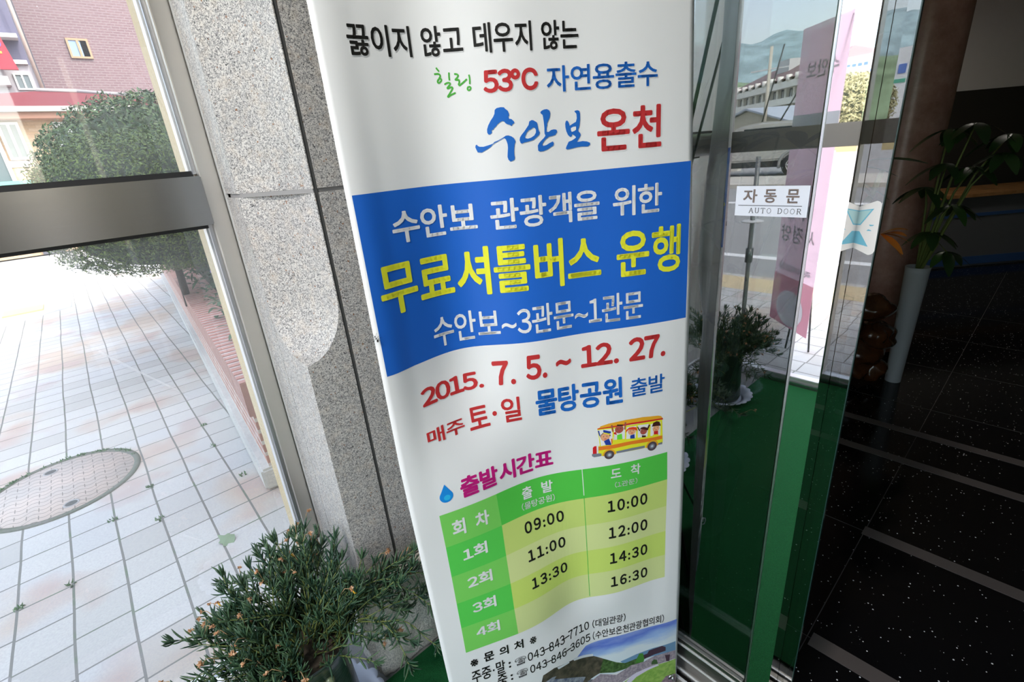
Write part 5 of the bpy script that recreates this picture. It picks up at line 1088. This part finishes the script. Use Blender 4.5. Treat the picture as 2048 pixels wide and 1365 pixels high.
# the pink banner and the thin stand just outside the front window
def vinyl_t(name, c):
    m = mat(name, c, .5); k = NB(m); tl_ = k.n('ShaderNodeBsdfTranslucent'); tl_.inputs[0].default_value = (*c, 1); mx = k.n('ShaderNodeMixShader'); mx.inputs[0].default_value = .6
    k.l(k.b.outputs[0], mx.inputs[1]); k.l(tl_.outputs[0], mx.inputs[2]); k.l(mx.outputs[0], m.node_tree.nodes['Material Output'].inputs['Surface']); return m
def pinkban():
    A, B = Vector((-1.96, 1.36, 0)), Vector((-1.64, .997, 0)); root = empty('pink_banner', tuple((A+B)/2+Vector((0, 0, ZO)))); tag(root, 'tall pink banner with white Korean letters standing on the pavement outside the front window', 'banner')
    d = B-A; L = d.length; d.normalize(); n_ = Vector((d.y, -d.x, 0))     # n_ looks away from the door
    n_ = -n_ if n_.x < 0 else n_
    def W(u, z, e): return A+d*u+n_*e+Vector((0, 0, z-ZO))-((A+B)/2)
    def rect(u0, u1, z0, z1, e, name, mt, smooth=False):
        bm = bmesh.new(); vs = [bm.verts.new(W(u, z, e)) for u, z in ((u0, z0), (u1, z0), (u1, z1), (u0, z1))]; f = bm.faces.new(vs)
        r = bmesh.ops.extrude_face_region(bm, geom=[f]); bmesh.ops.translate(bm, vec=-n_*.0008, verts=[q for q in r['geom'] if isinstance(q, bmesh.types.BMVert)]); bmesh.ops.recalc_face_normals(bm, faces=bm.faces)
        return obj(name, bm, mt, root)
    pk = vinyl_t('banner_pink', (.92, .78, .84)); m2 = vinyl_t('banner_rose', (.88, .62, .68)); wt = mat('banner_white', (.80, .76, .78), .5)
    rect(0, L, .10, 2.02, 0, 'vinyl_sheet', pk); rect(.0, L, .10, .46, .002, 'rose_panel', m2); rect(0, L, 1.40, 1.52, .002, 'pale_panel', mat('banner_pale', (.55, .58, .60), .5))
    bm = bmesh.new(); pts = [(L*.5+.17*math.cos(R(a)), .24+.13*math.sin(R(a))) for a in range(0, 360, 20)]; bm.faces.new([bm.verts.new(W(u, z, .004)) for u, z in pts]); obj('round_picture', bm, wt, root)
    # seen from the vestibule the lettering runs from B (left) towards A
    def put(s, u0, u1, z0, z1):
        bm = glyphs(s, .03); xs = [v.co.x for v in bm.verts]; ys = [v.co.y for v in bm.verts]
        for v in bm.verts: v.co = W(u0+(u1-u0)*(v.co.x-min(xs))/(max(xs)-min(xs)), z0+(z1-z0)*(v.co.y-min(ys))/(max(ys)-min(ys)), .005)
        obj('lettering', bm, wt, root)
    put('온', L-.06, L-.19, .86, .97) if False else None
    put('온', .19, .06, .86, .97); put('따', .37, .25, .86, .97); put('양', .15, .03, .70, .82); put('정', .29, .18, .70, .82); put('사', .43, .32, .70, .82)
    put('수안보', .42, .10, 1.72, 1.82); put('족욕체험장', .44, .05, .50, .55)
    for u in (0.01, L-.01): bm = bmesh.new(); tube(bm, [W(L/2, .9, -.10), W(u, .12 if u < .1 else 2.0, -.004)], .005, 6); obj('arm', bm, M['dark_metal'], root)
    for u in (.12, L-.14): bm = bmesh.new(); tube(bm, [W(L/2, .9, -.10), W(u, ZO+.010, -.12)], .007, 6); obj('leg', bm, M['dark_metal'], root)
    bm = bmesh.new(); tube(bm, [W(L/2, .9, -.10), W(L/2, ZO+.010, -.01)], .007, 6); obj('leg', bm, M['dark_metal'], root)
pinkban()
def stand():
    root = empty('pole_stand', (-2.31, 1.705, ZO)); tag(root, 'thin dark pole stand on the pavement left of the pink banner', 'stand')
    bm = bmesh.new(); tube(bm, [(0, 0, 0), (0, 0, 1.34)], .018, 10); obj('pole', bm, mat('stand_grey', (.16, .165, .17), .4, .3), root)
    bm = bmesh.new(); tube(bm, [(0, 0, .50), (0, 0, .62)], .030, 10); obj('clamp', bm, M['dark_metal'], root)
    bm = bmesh.new(); lathe(bm, [(0, 0), (.05, 0), (.045, .015), (0, .02)], 24); obj('foot', bm, M['dark_metal'], root)
    bm = bmesh.new(); blob(bm, (0, 0, .84), .09, 8, sc3=(1, 1, .12)); obj('plate', bm, wfr, root)
stand()
# ------------------------------------------------------------ potted succulent by the window
def saucer(name, loc, label):
    bm = bmesh.new(); n = 132; prof = [(0, .004), (.105, .004), (.122, .010), (.134, .024), (.150, .030)]
    rings = []
    for r, z in prof[1:]:
        rings.append([bm.verts.new((r*math.cos(2*math.pi*k/n), r*math.sin(2*math.pi*k/n), z)) for k in range(n)])
    sc_ = []
    for k in range(n):
        a = 2*math.pi*k/n; s = abs(math.sin(a*11)); sc_.append(bm.verts.new(((.152+.012*s**.6)*math.cos(a), (.152+.012*s**.6)*math.sin(a), .031+.003*s)))
    rings.append(sc_); c = bm.verts.new((0, 0, .004))
    for a, b in zip(rings, rings[1:]):
        for k in range(n): bm.faces.new((a[k], a[(k+1) % n], b[(k+1) % n], b[k])).smooth = True
    for k in range(n): bm.faces.new((c, rings[0][k], rings[0][(k+1) % n]))
    o = obj(name, bm, mat('saucer_white', (.66, .70, .82), .35)); md = o.modifiers.new('thickness', 'SOLIDIFY'); md.thickness = .003; md.offset = 1
    o.location = loc; tag(o, label, 'saucer'); return o
saucer('plant_saucer', (.118, 1.062, .010), 'white scalloped plastic saucer under the green pot beside the granite pillar')
def potmat():
    m = mat('pot_glaze', (.016, .040, .030), .28, coat=.3); k = NB(m); v = k.coord(scale=(6, 6, 60), rot=(.35, .2, 0)); n_ = k.noise(v, 3, 4)
    k.base(k.mix(k.ramp(n_, [(.60, (0,)), (.68, (.8,))]), k.mix(k.noise(k.coord(), 12, 3), (.008, .020, .016), (.03, .065, .045)), (.22, .24, .05))); k.bump(n_, .4, .003); return m
POT = empty('potted_succulent', (.118, 1.062, .017))
tag(POT, 'bushy succulent with dried brown flowers in a dark green grape-relief pot, left of the banner', 'potted plant')
def build_pot():
    bm = bmesh.new(); wob = lambda a, z: .02*math.sin(5*a+z*20)*(.3+z*2)
    lathe(bm, [(0, .002), (.098, .002), (.104, .02), (.100, .10), (.097, .18), (.100, .25), (.110, .30), (.120, .325), (.124, .330), (.120, .334), (.113, .325), (.106, .29), (0, .29)], 72, wob=wob)
    obj('pot', bm, potmat(), POT)
    bm = bmesh.new(); lathe(bm, [(0, .300), (.108, .300)], 40); obj('soil', bm, M['soil'], POT)
    rnd = random.Random(12); gm = marble('grape_green', (.20, .24, .13), (.09, .15, .10)); az0 = R(-98)
    for i in range(34):
        row = i//5; a = az0+((i % 5)-2+.5*(row % 2))*.155*(1-.08*row)+rnd.uniform(-.03, .03); z = .262-row*.024+rnd.uniform(-.004, .004)
        if row > 3 and (i % 5) in (0, 4): continue
        bm = bmesh.new(); blob(bm, (.104*math.cos(a), .104*math.sin(a), z), .0135); obj('grape_relief', bm, gm, POT)
    bm = bmesh.new(); pts = []
    for i in range(26):
        t = 2*math.pi*i/26; rr = .052*(1+.28*abs(math.sin(2.5*t))); pts.append((az0-.62+rr*math.cos(t)/.105, .235+rr*math.sin(t)))
    c = bm.verts.new((.110*math.cos(az0-.62), .110*math.sin(az0-.62), .235)); vs = [bm.verts.new((.104*math.cos(a), .104*math.sin(a), z)) for a, z in pts]
    for i in range(26): bm.faces.new((c, vs[i], vs[(i+1) % 26])).smooth = True
    obj('leaf_relief', bm, marble('leaf_glaze', (.16, .28, .20), (.07, .16, .11)), POT)
build_pot()
def build_foliage():
    rnd = random.Random(42); lf = bmesh.new(); st = bmesh.new(); fl_pos = []
    ox, oy = .118, 1.062
    def blocked(p):
        X, Y, Zz = p.x+ox, p.y+oy, p.z
        return (X > .275 and Y > 1.045) or Y > 1.38 or Zz < .03
    def leaf(p, d, L, wd):
        pts = []; q = Vector(p); dd = Vector(d).normalized(); up_ = Vector((0, 0, 1)); bend = Vector((rnd.gauss(0, .10), rnd.gauss(0, .10), rnd.gauss(0, .06)))
        for i in range(5): pts.append(Vector(q)); dd = (dd+up_*.20+bend).normalized(); q += dd*L/4
        tube(lf, pts, [wd*.65, wd, wd*1.05, wd*.85, wd*.25], 4, flat=.8)
    N = 235
    for s in range(N):
        a = rnd.uniform(0, 2*math.pi); front = max(0, math.cos(a-R(-97))); r0_ = .095*math.sqrt(rnd.random()); out = rnd.uniform(.05, 1.0)+r0_*5
        left = max(0, math.cos(a-R(172))); L = rnd.uniform(.15, .29)*(1-.5*front-.25*left)
        if s < 13: a = R(rnd.uniform(170, 235)); L = rnd.uniform(.22, .33); out = rnd.uniform(1.3, 2.0); r0_ = .09
        elif s < 32: a = R(rnd.uniform(-35, 15)); L = rnd.uniform(.24, .33); out = rnd.uniform(.8, 1.4); r0_ = .09
        if -105 < (math.degrees(a)+180) % 360-180 < -25 and rnd.random() < .72: continue
        p = Vector((r0_*math.cos(a), r0_*math.sin(a), .30)); d = Vector((math.cos(a)*out+rnd.gauss(0, .15), math.sin(a)*out+rnd.gauss(0, .15), 1)).normalized()
        n = int(L/.010); pts = [Vector(p)]; ok = True
        for i in range(n):
            t = i/n; g = .040 if out < 1 else .075
            d = (d+Vector((rnd.gauss(0, .10), rnd.gauss(0, .10), -g*(t > .2)+(.10 if t > .8 else 0)))).normalized(); p = p+d*.010
            if blocked(p) or (math.hypot(p.x, p.y) < .130 and p.z < .29 and i > 3): ok = False; break
            pts.append(Vector(p))
        if len(pts) < 6: continue
        tube(st, pts, [.0019*(1-.4*i/len(pts)) for i in range(len(pts))], 4, cap=False)
        ph = rnd.uniform(0, 6.28); m_ = len(pts)
        for i in range(2, m_):
            t = i/m_
            if rnd.random() < (.65 if t < .4 else .30): continue
            ph += 1.57+rnd.gauss(0, .3); tan = (pts[i]-pts[i-1]).normalized(); o1 = tan.orthogonal().normalized(); o2 = tan.cross(o1)
            for sg in (0, math.pi):
                v = o1*math.cos(ph+sg)+o2*math.sin(ph+sg)
                leaf(pts[i], v*.9+tan*(.35+.7*t), rnd.uniform(.026, .044)*(1.0 if t > .5 else .8), .0023)
        if not ok: continue
        for q in range(7):
            v = Vector((rnd.gauss(0, .6), rnd.gauss(0, .6), .15)); leaf(pts[-1], d+v*.75, rnd.uniform(.024, .042), .0023)
        if rnd.random() < .42:
            q0 = pts[-1]; dd = (d+Vector((rnd.gauss(0, .5), rnd.gauss(0, .5), .6))).normalized(); q1 = q0+dd*rnd.uniform(.02, .05); q2 = q1+Vector((dd.x, dd.y, -.15))*.022
            if not blocked(q2): tube(st, [q0, q1, q2], [.0011, .0010, .0009], 4, mi=1, cap=False); fl_pos.append(q2)
    obj('foliage', lf, M['ice_leaf'], POT); obj('stem', st, [M['stem_green'], M['stem']], POT)
    bm = bmesh.new(); r2 = random.Random(1)
    for k in range(11):
        a = r2.uniform(0, 6.28); e = r2.uniform(-.9, .9); v = Vector((math.cos(a)*math.cos(e), math.sin(a)*math.cos(e), math.sin(e)-.2)).normalized(); w_ = v.orthogonal().normalized()*.0014
        c = v*.0075; q = v.cross(w_)
        bm.faces.new([bm.verts.new(-w_), bm.verts.new(c*.6-w_*1.2+q), bm.verts.new(c), bm.verts.new(c*.6+w_*1.2-q), bm.verts.new(w_)])
    blob(bm, (0, 0, 0), .0030, 4)
    f0 = obj('dried_flower', bm, M['dry'], POT)
    for i, p in enumerate(fl_pos[:70]):
        o = f0 if i == 0 else f0.copy()
        if i: col.objects.link(o); o.parent = POT
        o.location = p; o.rotation_euler = (rnd.uniform(0, 6), rnd.uniform(0, 6), 0); s_ = rnd.uniform(.8, 1.35); o.scale = (s_, s_, s_)
    bm = bmesh.new()
    for b, d_, L in (((-.115, -.04, .20), (-.25, -.35, .35), .16),):
        room_leaf(bm, b, d_, L, .007, .1, n=5)
    o = obj('yellow_blade', bm, mat('blade_yellow', (.45, .50, .06), .6), POT); o['label'] = 'narrow yellow-green blade hanging below the foliage'
    bm = bmesh.new()
    for q in fl_pos[5:9]: tube(bm, [q, q+Vector((.004, -.006, -.012)), q+Vector((.010, -.006, -.018))], [.0018, .0020, .0008], 5)
    o = obj('yellow_leaf', bm, mat('leaf_yellow', (.78, .45, .04), .5), POT); o['label'] = 'withered yellow leaves'
build_foliage()
P2 = copy_tree(POT); P2.location = (-.69, 1.12, .017); P2.rotation_euler = (0, 0, R(130)); P2.scale = (.95, .95, .95)
tag(P2, 'second potted succulent in the window corner, seen as a reflection in the door glass', 'potted plant')
saucer('plant_saucer', (-.69, 1.12, .010), 'white saucer under the second potted succulent, seen reflected in the door glass')
